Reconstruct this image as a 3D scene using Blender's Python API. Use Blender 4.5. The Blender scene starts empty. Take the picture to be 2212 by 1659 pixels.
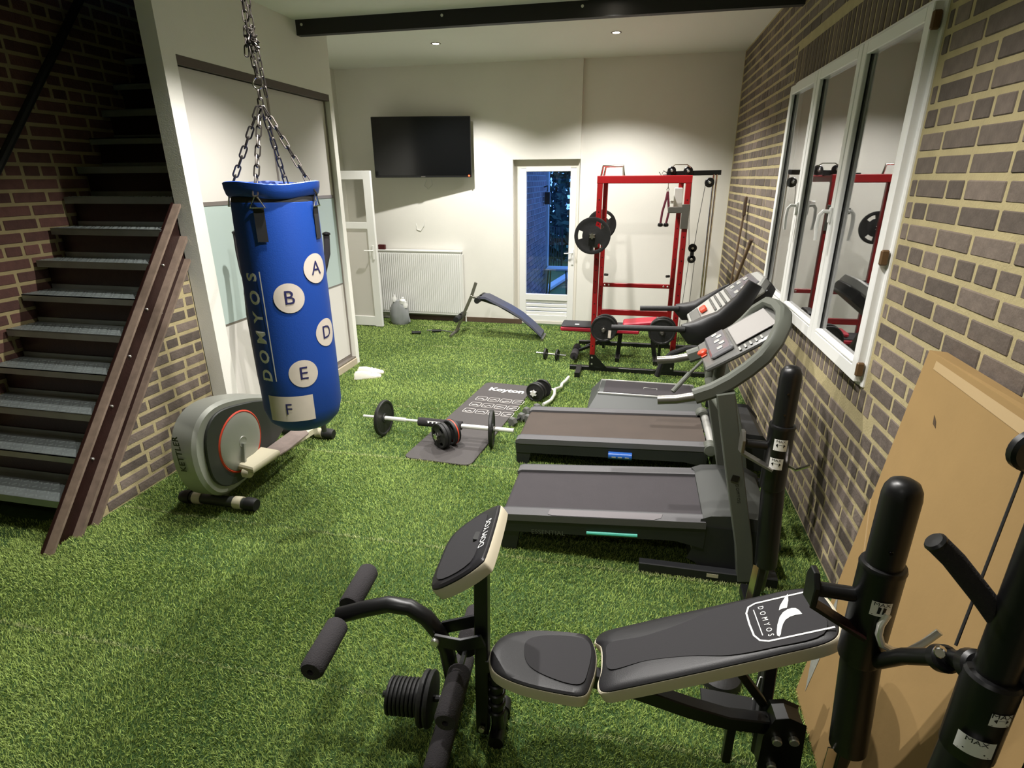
import bpy, math, random
import numpy as np
from mathutils import Vector, Matrix
random.seed(7); rng = np.random.default_rng(7)
C = bpy.context.scene.collection
PI = math.pi
SC = bpy.context.scene

# ---------------------------------------------------------------- camera
cam = bpy.data.cameras.new('camera'); co = bpy.data.objects.new('camera', cam); C.objects.link(co)
cam.sensor_width = 36; cam.lens = 19.7414; cam.clip_start = 0.02
co.matrix_world = Matrix(((0.97792, -0.06721, 0.19789, 0), (0.20894, 0.33699, -0.91803, 0),
                          (-0.00499, 0.93911, 0.34359, 2.07), (0, 0, 0, 1)))
SC.camera = co
# ---------------------------------------------------------------- world (blue dusk)
w = bpy.data.worlds.new('dusk'); SC.world = w; w.use_nodes = True
w.node_tree.nodes['Background'].inputs[0].default_value = (0.10, 0.26, 0.75, 1)
w.node_tree.nodes['Background'].inputs[1].default_value = 1.1
SC.view_settings.view_transform = 'Standard'; SC.view_settings.look = 'None'
SC.view_settings.gamma = 1; SC.view_settings.use_curve_mapping = False
SC.view_settings.exposure = 1.75
# recessed spots: (x, y, watts), the last but one an added fill; their fittings are built further down
LAMPS = [(-2.36, 6.95, 108), (-0.345, 6.9, 100), (-0.30, 5.15, 98), (-1.98, 3.62, 106), (-0.25, 2.15, 76), (-1.15, 2.45, 84), (-0.9, -0.9, 14)]
CEIL = 3.51; CEIL2 = 3.425; YBEAM = 5.35     # the ceiling steps down in front of the beam
for i, (x, y, e) in enumerate(LAMPS):
    l = bpy.data.lights.new('spot_bulb', 'SPOT'); l.energy = e; l.spot_size = math.radians(126); l.spot_blend = 0.55
    l.shadow_soft_size = 0.03; l.color = (1.0, 0.965, 0.925)
    o = bpy.data.objects.new('spot_bulb', l); C.objects.link(o); o.location = (x, y, (CEIL if y > YBEAM else CEIL2) - 0.02)

# ---------------------------------------------------------------- materials
def lin(c):
    if isinstance(c, str):
        c = [int(c[i:i + 2], 16) / 255 for i in (0, 2, 4)]
    return tuple(x / 12.92 if x <= 0.04045 else ((x + 0.055) / 1.055) ** 2.4 for x in c)
MATS = {}
def mat(name, col, rough=0.5, metal=0.0, var=0.0, vscale=8, bump=0.0, bscale=60, rnd=0.0, emit=None, spec=None, island=0.0, coat=0.0):
    m = bpy.data.materials.new(name); m.use_nodes = True; MATS[name] = m
    nt = m.node_tree; b = nt.nodes['Principled BSDF']; L = nt.links
    c = lin(col); b.inputs['Roughness'].default_value = rough; b.inputs['Metallic'].default_value = metal
    b.inputs['Base Color'].default_value = (*c, 1)
    if spec is not None: b.inputs['Specular IOR Level'].default_value = spec
    if coat: b.inputs['Coat Weight'].default_value = coat
    out = None
    tc = nt.nodes.new('ShaderNodeTexCoord')
    fac = []
    if var:
        n = nt.nodes.new('ShaderNodeTexNoise'); n.inputs['Scale'].default_value = vscale; n.inputs['Detail'].default_value = 5
        L.new(tc.outputs['Object'], n.inputs['Vector']); fac.append((n.outputs['Fac'], var))
    if rnd:
        oi = nt.nodes.new('ShaderNodeObjectInfo'); fac.append((oi.outputs['Random'], rnd))
    if island:
        g = nt.nodes.new('ShaderNodeNewGeometry'); fac.append((g.outputs['Random Per Island'], island))
    for f, amt in fac:
        mr = nt.nodes.new('ShaderNodeMapRange'); mr.inputs['From Min'].default_value = 0.2 if f.name == 'Fac' else 0
        mr.inputs['From Max'].default_value = 0.8 if f.name == 'Fac' else 1
        mr.inputs['To Min'].default_value = 1 - amt; mr.inputs['To Max'].default_value = 1 + amt
        L.new(f, mr.inputs['Value'])
        mx = nt.nodes.new('ShaderNodeMix'); mx.data_type = 'RGBA'; mx.blend_type = 'MULTIPLY'; mx.inputs[0].default_value = 1
        if out is None: mx.inputs[6].default_value = (*c, 1)
        else: L.new(out, mx.inputs[6])
        L.new(mr.outputs['Result'], mx.inputs[7]); out = mx.outputs[2]
    if out is not None: L.new(out, b.inputs['Base Color'])
    if bump:
        n = nt.nodes.new('ShaderNodeTexNoise'); n.inputs['Scale'].default_value = bscale; n.inputs['Detail'].default_value = 3
        L.new(tc.outputs['Object'], n.inputs['Vector'])
        bp = nt.nodes.new('ShaderNodeBump'); bp.inputs['Strength'].default_value = bump; bp.inputs['Distance'].default_value = 0.005
        L.new(n.outputs['Fac'], bp.inputs['Height']); L.new(bp.outputs['Normal'], b.inputs['Normal'])
    if emit:
        b.inputs['Emission Color'].default_value = (*lin(emit[0]), 1); b.inputs['Emission Strength'].default_value = emit[1]
    return m
plaster = mat('plaster', 'e4e2d9', 0.85, bump=0.15, bscale=120, var=0.03, vscale=2)
ceilm = mat('ceiling_paint', 'e4e5dd', 0.9)
upvc = mat('white_upvc', 'e8e8e4', 0.35)
panel_white = mat('panel_white', 'cfcbc4', 0.5)
jambm = mat('jamb_paint', 'd9d4c8', 0.7)
frost = mat('frosted_panel', 'a9b8b2', 0.35)
alu = mat('aluminium', '8d857e', 0.4, 0.6)
track = mat('track_metal', '5a504a', 0.5, 0.3)
mortar = mat('mortar', 'ab9e76', 0.95, var=0.12, vscale=12, bump=0.5, bscale=90)
brickm = mat('brick_clay', '675c53', 0.9, var=0.22, vscale=22, bump=0.6, bscale=70, rnd=0.34)
brickst = mat('brick_clay_joined', '675c53', 0.9, var=0.22, vscale=22, bump=0.6, bscale=70, island=0.34)
brickred = mat('brick_red', '583a32', 0.9, var=0.22, vscale=22, bump=0.6, bscale=70, rnd=0.3)
brickredst = mat('brick_red_joined', '583a32', 0.9, var=0.22, vscale=22, bump=0.6, bscale=70, island=0.3)
brickdark = mat('brick_lintel', '5f5247', 0.9, var=0.22, vscale=22, bump=0.6, bscale=70, rnd=0.25)
skirt = mat('tile_skirting', '5c4a3c', 0.5, var=0.1)
plinthm = mat('plinth_tile', 'b5a893', 0.5, var=0.1)
steelbrown = mat('brown_painted_steel', '271512', 0.32, 0.2, var=0.3, vscale=14, bump=0.2)
edgeworn = mat('worn_steel_edge', '8a786a', 0.5, 0.3, var=0.25, vscale=20)
treadm = mat('checker_plate', '8b9391', 0.36, 0.6, var=0.15)
checks = mat('checker_relief', 'aab2b0', 0.28, 0.7)
beamm = mat('beam_black', '14120f', 0.6, var=0.2)
black = mat('black_powder_coat', '0e0e0f', 0.38)
blackgloss = mat('black_gloss', '0a0a0b', 0.12)
screenm = mat('tv_screen', '0b0c0d', 0.16)
rubber = mat('rubber_black', '161616', 0.6, bump=0.2)
foam = mat('foam_grey', '2b282a', 0.95, bump=0.6, bscale=220)
vinyl = mat('vinyl_black', '1b1a1c', 0.42, bump=0.08, bscale=300, spec=.35)
vinylmesh = mat('vinyl_matt_grey', '313032', 0.75, bump=0.15, bscale=400, spec=.2)
cream = mat('cream_vinyl', 'cfc6ae', 0.5)
chrome = mat('chrome', 'd8d4cc', 0.18, 1.0)
steel = mat('steel_grey', '8a8780', 0.35, 0.85)
castiron = mat('cast_iron', '242423', 0.5, 0.3, var=0.25, vscale=30, bump=0.4)
redp = mat('red_paint', '8c1216', 0.35, var=0.1)
redvinyl = mat('red_vinyl', 'b01f36', 0.45)
tmgrey = mat('treadmill_grey', '575a52', 0.5)
hoodm = mat('hood_grey', '2f312e', 0.6)
bright = mat('bright_bar', 'f2f0ea', 0.35, 0.45)
tmdark = mat('treadmill_dark', '1f2022', 0.5)
railgrey = mat('foot_rail_grey', '535254', 0.6, bump=0.2, bscale=300)
beltm = mat('belt', '343033', 0.85, var=0.08, bump=0.2, bscale=400)
beltm2 = mat('belt_worn', '443a33', 0.85, var=0.12, vscale=5, bump=0.2, bscale=400)
conso = mat('console_plastic', '5d5d5a', 0.35)
silver = mat('silver_plastic', 'a9a9a4', 0.35, 0.3)
clearp = mat('console_clear_plastic', '77777a', 0.08, 0.2)
orange = mat('orange_red', 'd0442a', 0.4)
white = mat('white_print', 'f0f0ec', 0.5)
bluev = mat('blue_bag_vinyl', '1746a0', 0.5, bump=0.12, bscale=160)
patch = mat('patch_offwhite', 'd8cdc0', 0.6, var=0.04, vscale=20)
ink = mat('navy_ink', '26265a', 0.6)
strapm = mat('strap_dark', '2a2a2c', 0.7)
chainm = mat('chain_iron', '4d4844', 0.4, 0.8)
matgrey = mat('mat_foam_grey', '454140', 0.8, bump=0.2, bscale=250, var=0.05)
printlt = mat('mat_print', 'b9b4b0', 0.7)
card = mat('cardboard', '94784b', 0.85, var=0.06, vscale=6, bump=0.1, bscale=40)
cardtape = mat('packing_tape', 'b39a72', 0.3)
cardlabel = mat('dull_label', '8e8e86', 0.5, var=0.2, vscale=40)
pencil = mat('pencil_mark', '4a3a28', 0.9)
teal = mat('teal_stripe', '4fb8a4', 0.4)
blueb = mat('blue_badge', '2a5fb4', 0.3)
kgrey = mat('elliptical_silver', '9b9d94', 0.38, 0.25)
kdark = mat('elliptical_dark', '30332f', 0.45)
pedalm = mat('pedal_cream', 'c9c2a8', 0.55)
pedaltop = mat('pedal_top', '7a6d66', 0.8, var=0.15, vscale=30)
yellowlbl = mat('warning_label', 'e09a2c', 0.5)
bagplas = mat('clear_plastic_bag', '8c8f90', 0.25, spec=0.8)
shoe = mat('white_shoe', 'e8e4da', 0.7, bump=0.2)
darkred = mat('dark_red_plastic', '4a1414', 0.5)
rope = mat('rope_burgundy', '5a1c2c', 0.8, var=0.4, vscale=120)
lampe = mat('lamp_lens', 'ffffff', 0.5, emit=('fff4e0', 12))
ledr = mat('standby_led', 'ff3018', 0.5, emit=('ff4020', 3))
added_backing = mat('added_backing_grey', '3a3a38', 0.8)
hingem = mat('hinge_brown', '6b5236', 0.5, 0.3)
screwm = mat('screw_bright', 'd8d8d0', 0.3, 0.8)
stonelt = mat('outside_stone', 'a0a6aa', 0.8, var=0.1)
outbrick = mat('outside_brick', '6a5f66', 0.9, island=0.25)
outmortar = mat('outside_mortar', 'a4a6ac', 0.9)
foliage = mat('foliage', '2e4634', 0.8, island=0.4)
outgrass = mat('outside_grass', '2c4a22', 0.9, var=0.2, bump=0.5)
woodm = mat('pole_wood', '6e5a44', 0.6, var=0.15)
# turf blades
def turf_mat():
    m = mat('turf_blades', '93a857', 0.6, island=0.5, var=0.16, vscale=3.2, spec=0.3)
    return m
turf = turf_mat()
turfseam = mat('turf_seam_fringe', 'a9b276', 0.7, island=0.3)
turfback = mat('turf_backing', '2f4a1a', 0.9, var=0.3, vscale=20, bump=0.8, bscale=200)
def glass_mat(name, ior, col=(1, 1, 1)):
    m = bpy.data.materials.new(name); m.use_nodes = True
    b = m.node_tree.nodes['Principled BSDF']
    b.inputs['Base Color'].default_value = (*col, 1); b.inputs['Roughness'].default_value = 0.0
    b.inputs['Transmission Weight'].default_value = 1; b.inputs['IOR'].default_value = ior
    return m
glass = glass_mat('window_glass', 2.3)
doorglass = glass_mat('door_glass', 1.45)

# ---------------------------------------------------------------- mesh builder
def frame(d, up=(0, 0, 1)):
    d = Vector(d).normalized(); u = Vector(up)
    if abs(d.dot(u.normalized())) > 0.98: u = Vector((0, 1, 0)) if abs(d.y) < 0.9 else Vector((1, 0, 0))
    x = u.cross(d).normalized(); y = d.cross(x)
    return x, y, d
class B:
    def __init__(s): s.v = []; s.f = []
    def add(s, vs, fs, M=None):
        n = len(s.v)
        s.v += [tuple(M @ Vector(p)) for p in vs] if M else [tuple(p) for p in vs]
        s.f += [tuple(i + n for i in f) for f in fs]; return s
    def box(s, c, size, rot=None, bev=0.0):
        h = [x / 2 for x in size]; M = Matrix.Translation(c)
        if rot is not None: M = M @ (rot.to_4x4() if isinstance(rot, Matrix) else Matrix.Rotation(rot[0], 4, 'X') @ Matrix.Rotation(rot[1], 4, 'Y') @ Matrix.Rotation(rot[2], 4, 'Z') if not isinstance(rot, (int, float)) else Matrix.Rotation(rot, 4, 'Z'))
        if bev <= 0:
            vs = [(x * h[0], y * h[1], z * h[2]) for x in (-1, 1) for y in (-1, 1) for z in (-1, 1)]
            return s.add(vs, [(0, 1, 3, 2), (4, 6, 7, 5), (0, 4, 5, 1), (2, 3, 7, 6), (0, 2, 6, 4), (1, 5, 7, 3)], M)
        b = min(bev, min(h) * 0.98); vs = []; idx = {}
        for sx in (-1, 1):
            for sy in (-1, 1):
                for sz in (-1, 1):
                    for a in range(3):
                        p = [sx * (h[0] - b), sy * (h[1] - b), sz * (h[2] - b)]
                        p[a] += (sx, sy, sz)[a] * b; idx[(sx, sy, sz, a)] = len(vs); vs.append(p)
        fs = []
        for a in range(3):
            o1, o2 = [i for i in range(3) if i != a]
            for sg in (-1, 1):
                q = []
                for s1, s2 in ((-1, -1), (1, -1), (1, 1), (-1, 1)):
                    k = [0, 0, 0]; k[a] = sg; k[o1] = s1; k[o2] = s2; q.append(idx[(*k, a)])
                if (sg < 0) != (a == 1): q = q[::-1]
                fs.append(q)
        for a in range(3):
            o1, o2 = [i for i in range(3) if i != a]
            for s1 in (-1, 1):
                for s2 in (-1, 1):
                    k0 = [0, 0, 0]; k1 = [0, 0, 0]; k0[a] = -1; k1[a] = 1
                    for k in (k0, k1): k[o1] = s1; k[o2] = s2
                    q = [idx[(*k0, o1)], idx[(*k1, o1)], idx[(*k1, o2)], idx[(*k0, o2)]]
                    if (s1 * s2 > 0) != (a == 1): q = q[::-1]
                    fs.append(q)
        for sx in (-1, 1):
            for sy in (-1, 1):
                for sz in (-1, 1):
                    q = [idx[(sx, sy, sz, 0)], idx[(sx, sy, sz, 1)], idx[(sx, sy, sz, 2)]]
                    if sx * sy * sz < 0: q = q[::-1]
                    fs.append(q)
        return s.add(vs, fs, M)
    def sweep(s, pts, sec, up=(0, 0, 1), scales=None, caps=True, closed=False):
        pts = [Vector(p) for p in pts]; n = len(pts); k = len(sec); vs = []
        prev = None
        for i, p in enumerate(pts):
            if closed: d = (pts[(i + 1) % n] - pts[i - 1])
            else:
                d = Vector((0, 0, 0))
                if i: d += (p - pts[i - 1]).normalized()
                if i < n - 1: d += (pts[i + 1] - p).normalized()
            d.normalize()
            if prev is None: x, y, _ = frame(d, up)
            else:
                x = prev[0] - d * prev[0].dot(d); x.normalize(); y = d.cross(x)
            prev = (x, y); sc = scales[i] if scales else 1
            vs += [p + x * (a * sc) + y * (b * sc) for a, b in sec]
        fs = []
        for i in range(n if closed else n - 1):
            j = (i + 1) % n
            for q in range(k): fs.append((i * k + q, i * k + (q + 1) % k, j * k + (q + 1) % k, j * k + q))
        if caps and not closed: fs += [tuple(range(k))[::-1], tuple((n - 1) * k + q for q in range(k))]
        return s.add(vs, fs)
    def tube(s, pts, r, seg=10, scales=None, caps=True, closed=False, up=(0, 0, 1)):
        return s.sweep(pts, [(r * math.cos(2 * PI * q / seg), r * math.sin(2 * PI * q / seg)) for q in range(seg)], up, scales, caps, closed)
    def bar(s, pts, wd, ht, up=(0, 0, 1), bev=0.0):
        a, b = wd / 2, ht / 2; e = bev or min(a, b) * 0.18
        sec = [(-a + e, -b), (a - e, -b), (a, -b + e), (a, b - e), (a - e, b), (-a + e, b), (-a, b - e), (-a, -b + e)]
        return s.sweep(pts, sec, up)
    def lathe(s, prof, M=None, seg=24):
        vs = []; fs = []; n = len(prof)
        for r, z in prof: vs += [(r * math.cos(2 * PI * q / seg), r * math.sin(2 * PI * q / seg), z) for q in range(seg)]
        for i in range(n - 1):
            for q in range(seg): fs.append((i * seg + q, i * seg + (q + 1) % seg, (i + 1) * seg + (q + 1) % seg, (i + 1) * seg + q))
        if prof[0][0] > 1e-6: fs.append(tuple(range(seg))[::-1])
        if prof[-1][0] > 1e-6: fs.append(tuple((n - 1) * seg + q for q in range(seg)))
        return s.add(vs, fs, M)
    def axis(s, p, d, prof, seg=24):
        x, y, z = frame(d)
        return s.lathe(prof, Matrix(((x.x, y.x, z.x, p[0]), (x.y, y.y, z.y, p[1]), (x.z, y.z, z.z, p[2]), (0, 0, 0, 1))), seg)
    def disc(s, p, d, r, t, bev=0.0, seg=24):
        e = bev or min(t * 0.25, r * 0.2); h = t / 2
        return s.axis(p, d, [(r - e, -h), (r, -h + e), (r, h - e), (r - e, h)], seg)
    def rings(s, rings, capb=True, capt=True):
        k = len(rings[0]); vs = [p for r in rings for p in r]; fs = []
        for i in range(len(rings) - 1):
            for q in range(k): fs.append((i * k + q, i * k + (q + 1) % k, (i + 1) * k + (q + 1) % k, (i + 1) * k + q))
        if capb: fs.append(tuple(range(k))[::-1])
        if capt: fs.append(tuple((len(rings) - 1) * k + q for q in range(k)))
        return s.add(vs, fs)
    def prism(s, poly, z0, z1, M=None, bev=0.0):
        cx = sum(p[0] for p in poly) / len(poly); cy = sum(p[1] for p in poly) / len(poly)
        def ring(z, e):
            out = []
            n = len(poly)
            for i in range(n):
                p = Vector(poly[i]); a = (Vector(poly[i]) - Vector(poly[i - 1])); b = (Vector(poly[(i + 1) % n]) - Vector(poly[i]))
                na = Vector((-a.y, a.x)).normalized() + Vector((-b.y, b.x)).normalized()
                if na.length > 1e-6: na.normalize()
                q = p + na * e; out.append((q.x, q.y, z))
            return out
        rs = [ring(z0, bev), ring(z0 + bev, 0), ring(z1 - bev, 0), ring(z1, bev)] if bev else [ring(z0, 0), ring(z1, 0)]
        k = len(poly); vs = [p for r in rs for p in r]; fs = []
        for i in range(len(rs) - 1):
            for q in range(k): fs.append((i * k + q, i * k + (q + 1) % k, (i + 1) * k + (q + 1) % k, (i + 1) * k + q))
        fs += [tuple(range(k))[::-1], tuple((len(rs) - 1) * k + q for q in range(k))]
        return s.add(vs, fs, M)
    def mesh(s, name, m, sharp=35, off=None):
        me = bpy.data.meshes.new(name)
        vs = s.v if off is None else [(p[0] - off[0], p[1] - off[1], p[2] - off[2]) for p in s.v]
        me.from_pydata(vs, [], s.f); me.materials.append(m)
        if sharp:
            me.polygons.foreach_set('use_smooth', [True] * len(me.polygons)); me.set_sharp_from_angle(angle=math.radians(sharp))
        return me
ORI = {}
def obj(name, b, m, parent=None, label=None, sharp=35, kind=None):
    off = ORI.get(parent.name) if parent is not None else None
    me = b if isinstance(b, bpy.types.Mesh) else b.mesh(name, m, sharp, off)
    o = bpy.data.objects.new(name, me); C.objects.link(o)
    if parent is not None:
        o.parent = parent
        if off is not None: ORI[o.name] = off
    if label: o['label'] = label
    if kind: o['kind'] = kind
    return o
def thing(name, label, cat, loc=(0, 0, 0), group=None, rotz=0, world=True):
    """Empty at the thing's base; parts are given in world coordinates unless world=False"""
    o = bpy.data.objects.new(name, None); C.objects.link(o); o.empty_display_size = 0.1
    o.location = loc; o.rotation_euler = (0, 0, rotz); o['label'] = label; o['category'] = cat
    if group: o['group'] = group
    if world: ORI[o.name] = loc
    return o
def solo(name, b, m, label, cat, loc=None, group=None, sharp=35):
    me = b.mesh(name, m, sharp, loc); o = bpy.data.objects.new(name, me); C.objects.link(o)
    if loc is not None: o.location = loc
    o['label'] = label; o['category'] = cat
    if group: o['group'] = group
    return o
def struct(name, b, m, parent=None, sharp=0):
    o = obj(name, b, m, parent, sharp=sharp)
    if parent is None: o['kind'] = 'structure'
    return o
def copy_tree(o, parent=None):
    c = o.copy(); C.objects.link(c)
    if parent is not None: c.parent = parent
    for ch in o.children: copy_tree(ch, c)
    return c

# lettering: flat meshes in their own plane, made before the scene fills up
_tc = {}
def glyphs(s, size, space=1.0, off=0.0):
    key = (s, size, space, off)
    if key not in _tc:
        cu = bpy.data.curves.new('t', 'FONT'); cu.body = s; cu.size = size; cu.align_x = 'CENTER'; cu.align_y = 'CENTER'; cu.space_character = space
        cu.resolution_u = 3; cu.offset = off
        o = bpy.data.objects.new('t', cu); C.objects.link(o)
        dg = bpy.context.evaluated_depsgraph_get(); me = bpy.data.meshes.new_from_object(o.evaluated_get(dg))
        _tc[key] = ([tuple(v.co) for v in me.vertices], [tuple(p.vertices) for p in me.polygons])
        bpy.data.objects.remove(o); bpy.data.meshes.remove(me)
    return _tc[key]
for t in [(c_, .092, 1, .003) for c_ in 'DOMYS'] + [('KETTLER', .058, 1.1), ('D O M Y O S', .085, 1.05), ('A', .1, 1), ('B', .1, 1), ('D', .1, 1), ('E', .1, 1), ('F', .09, 1), ('Koyton', .15, 1), ('ESSENTIAL', .04, 1.05),
          ('DOMYOS', .05, 1.1), ('D O M Y O S', .026, 1.2), ('22', .05, 1), ('DOM YOS', .036, 1), ('MAX', .016, 1), ('KETTLER', .03, 1), ('DOMYOS', .022, 1.3), ('Koyton', .125, 1, .004), ('KETTLER', .058, 1.1, .0015)]: glyphs(*t)
def plane_M(o, x, y):
    x = Vector(x).normalized(); y = Vector(y).normalized(); z = x.cross(y)
    return Matrix(((x.x, y.x, z.x, o[0]), (x.y, y.y, z.y, o[1]), (x.z, y.z, z.z, o[2]), (0, 0, 0, 1)))
def text(s, size, space, M, m, parent, name='lettering', bold=0.0):
    vs, fs = glyphs(s, size, space, bold); b = B()
    b.add(vs, fs, M)
    return obj(name, b, m, parent, sharp=0)

# ================================================================ SETTING
XR, XL, XP, YB = 1.15, -4.28, -3.15, 8.16       # right wall, stair-side wall, partition face, back wall
CH = 0.0897                                      # brick course
# floor
f = B().box((-1.5, 3.0, -0.05), (5.75, 11.0, 0.1)); floor = struct('floor', f, turfback)

# mat footprint (kept clear of blades)
MATP = [(-1.679, 3.689), (-1.12, 3.656), (-0.933, 5.461), (-1.461, 5.501)]
def make_turf():
    P = []
    def zone(x0, x1, y0, y1, den):
        n = int((x1 - x0) * (y1 - y0) * den)
        return np.stack([rng.uniform(x0, x1, n), rng.uniform(y0, y1, n)], 1)
    pts = np.concatenate([zone(-3.6, 1.14, 0.75, 2.2, 36000), zone(-3.6, 1.14, 2.2, 3.7, 24000), zone(-3.15, 1.14, 3.7, 5.4, 14000),
                          zone(-3.15, 1.14, 5.4, 8.1, 8500), zone(-4.25, -3.15, 5.95, 8.1, 8500), zone(-4.25, -3.6, 1.2, 2.4, 8000)])
    x, y = pts[:, 0], pts[:, 1]
    inm = np.ones(len(x), bool)
    for i in range(4):
        a = MATP[i]; b = MATP[(i + 1) % 4]
        inm &= ((b[0] - a[0]) * (y - a[1]) - (b[1] - a[1]) * (x - a[0])) > 0
    tri = (x < -3.27) & (y > 2.42) & (y < 5.95)
    keep = ~inm & ~tri
    # thin dark line at each tile seam
    sy = np.abs(((y - 1.634 + 0.51) % 1.019) - 0.51)
    keep &= sy > 0.006
    x, y = x[keep], y[keep]
    def blades(x, y, h0, h1, wd0, name, m):
        n = len(x); far = np.clip((y - 2) / 4, 0, 1)
        h = rng.uniform(h0, h1, n); wd = rng.uniform(0.8, 1.25, n) * (wd0 + 0.0016 * far)
        a = rng.uniform(0, 2 * PI, n)
        # pile leans in broad drifts
        la = 2.2 * np.sin(x * 2.1 + 0.7 * np.sin(y * 1.7)) + 1.9 * np.cos(y * 2.6 + x) + rng.normal(0, 1.5, n)
        lean = rng.uniform(0.3, 1.3, n) * h
        dx, dy = np.cos(a) * wd / 2, np.sin(a) * wd / 2
        lx, ly = np.cos(la) * lean, np.sin(la) * lean
        z0 = np.full(n, -0.002)
        V = np.stack([np.stack([x - dx, y - dy, z0], 1), np.stack([x + dx, y + dy, z0], 1),
                      np.stack([x + lx * .42 + dx * .85, y + ly * .42 + dy * .85, h * .68], 1), np.stack([x + lx * .42 - dx * .85, y + ly * .42 - dy * .85, h * .68], 1),
                      np.stack([x + lx, y + ly, h * .95], 1)], 1).reshape(-1, 3)
        me = bpy.data.meshes.new(name)
        i = np.arange(n) * 5
        q = np.stack([i, i + 1, i + 2, i + 3, i + 3, i + 2, i + 4], 1).ravel()
        me.vertices.add(n * 5); me.vertices.foreach_set('co', V.ravel())
        me.loops.add(n * 7); me.loops.foreach_set('vertex_index', q)
        me.polygons.add(n * 2)
        st = (np.arange(n) * 7)[:, None] + np.array([0, 4]); me.polygons.foreach_set('loop_start', st.ravel().astype(np.int32))
        me.update(calc_edges=True); me.validate(); me.materials.append(m)
        o = bpy.data.objects.new(name, me); C.objects.link(o); o['kind'] = 'stuff'
        return o
    o = blades(x, y, 0.009, 0.019, 0.0025, 'turf_pile', turf)
    o['label'] = 'green artificial turf pile covering the whole gym floor'; o['category'] = 'artificial turf'
    # pale fringe along the tile seams
    xs = []; ys = []
    for k in range(7):
        yy = 1.634 + 1.019 * k
        if yy > 8: break
        n = int(4.7 * 420 * (0.65 if k > 2 else 1)); xx = rng.uniform(-3.6 if k < 1 else (-3.25 if k < 2 else -3.12), 1.1, n)
        vis = np.sin(xx * 1.7 + k * 2.1) + rng.uniform(-1, 1, n) > -0.55 - (0.5 if k < 4 else -0.3)
        xx = xx[vis]
        if k in (3, 2): xx = xx[(xx < -1.72) | (xx > -0.9)] if k == 3 else xx
        xs.append(xx); ys.append(yy + 0.006 * np.sin(xx * 1.3 + k) + rng.uniform(-0.004, 0.004, len(xx)))
    blades(np.concatenate(xs), np.concatenate(ys), 0.012, 0.021, 0.0026, 'turf_seam', turfseam).parent = o
    return o
make_turf()

# ---- brick laying
_bt = {}
def brick_mesh(L, m, h=0.072, d=0.03):
    k = (round(L, 3), m.name, round(h, 3))
    if k not in _bt: _bt[k] = B().box((0, 0, 0), (d, L, h), bev=0.004).mesh('brick', m, 0)
    return _bt[k]
def lay(wall, m, mst, specs, limit, side, name='brick'):
    """specs: (x, y, z, length, height) brick centres on a wall facing side*x; nearest become parts, the rest one joined part"""
    specs.sort(key=lambda s: s[0] ** 2 + s[1] ** 2 + (s[2] - 2.07) ** 2 + (0 if s[1] > 1.2 else 100))
    for (x, y, z, L, h) in specs[:limit]:
        o = bpy.data.objects.new(name, brick_mesh(L, m, h)); C.objects.link(o); o.parent = wall
        o.location = (x + random.uniform(-.0015, .0015), y, z); o.rotation_euler = (random.uniform(-.012, .012), random.uniform(-.02, .02), random.uniform(-.006, .006))
    rest = specs[limit:]
    if rest:
        b = B()
        for (x, y, z, L, h) in rest: b.box((x + random.uniform(-.0015, .0015), y, z), (0.03, L, h), rot=(random.uniform(-.01, .01), 0, 0), bev=0.004)
        o = obj('brickwork', b, mst, wall, sharp=0); o['kind'] = 'stuff'
def courses(y0, y1, z0, z1, inside, SL=0.233, J=0.020, header_rows=()):
    out = []; k = 0; z = z0
    while z < z1:
        zc = z + CH / 2; hdr = k in header_rows; L = 0.11 if hdr else SL
        y = y0 - (0.0 if k % 2 else (L + J) / 2) - random.uniform(0, 0.03)
        while y < y1:
            Lr = L
            if not hdr and random.random() < 0.10: Lr = 0.11
            a, b = max(y, y0), min(y + Lr, y1)
            if b - a > 0.035:
                for (p, q) in inside(a, b, zc):
                    if q - p > 0.03: out.append(((p + q) / 2, zc, q - p))
            y += Lr + J + random.uniform(-.003, .003)
        z += CH; k += 1
    return out
# ---- right wall with window opening
WY0, WY1, WZ0, WZ1 = 2.91, 5.28, 1.085, 2.76
wr = B()
def slab(b, y0, y1, z0, z1): b.box((XR + 0.106, (y0 + y1) / 2, (z0 + z1) / 2), (0.2, y1 - y0, z1 - z0))
slab(wr, -2.5, WY0, 0, CEIL); slab(wr, WY1, 8.4, 0, CEIL); slab(wr, WY0, WY1, 0, WZ0); slab(wr, WY0, WY1, WZ1, CEIL)
wall_right = struct('wall_right', wr, mortar)
SH0, SH1 = WZ0 - 0.005 - 0.115, WZ1 + 0.005 + 0.235     # rowlock sill below, soldier lintel above
def inside_r(a, b, z):
    lo, hi = WY0 - 0.01, WY1 + 0.01
    if z < SH0 - 0.04 or z > SH1 + 0.045: return [(a, b)]
    if z < WZ0 or z > WZ1: lo, hi = WY0 - 0.13, WY1 + 0.13
    r = []
    if a < lo: r.append((a, min(b, lo - 0.014)))
    if b > hi: r.append((max(a, hi + 0.014), b))
    return r
rows = courses(0.2, YB - 0.01, 0.004, CEIL - 0.03, inside_r, header_rows=(1, 7, 13, 19, 25, 31, 37))
sp = [(XR + 0.0175, y, z, L, 0.067) for (y, z, L) in rows]
lay(wall_right, brickm, brickst, sp, 296, -1)
sb = B(); y = WY0 - 0.12
n = 0
while y < WY1 + 0.1:                                  # rowlock sill and soldier lintel round the window
    o = obj('sill_brick', brick_mesh(0.066, brickm, 0.112), brickm, wall_right); o.location = (XR + 0.018 + random.uniform(-.001, .001), y + 0.033, WZ0 - 0.062)
    o = obj('lintel_brick', brick_mesh(0.066, brickdark, 0.228), brickdark, wall_right); o.location = (XR + 0.018 + random.uniform(-.001, .001), y + 0.033, WZ1 + 0.12)
    y += 0.082
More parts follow.
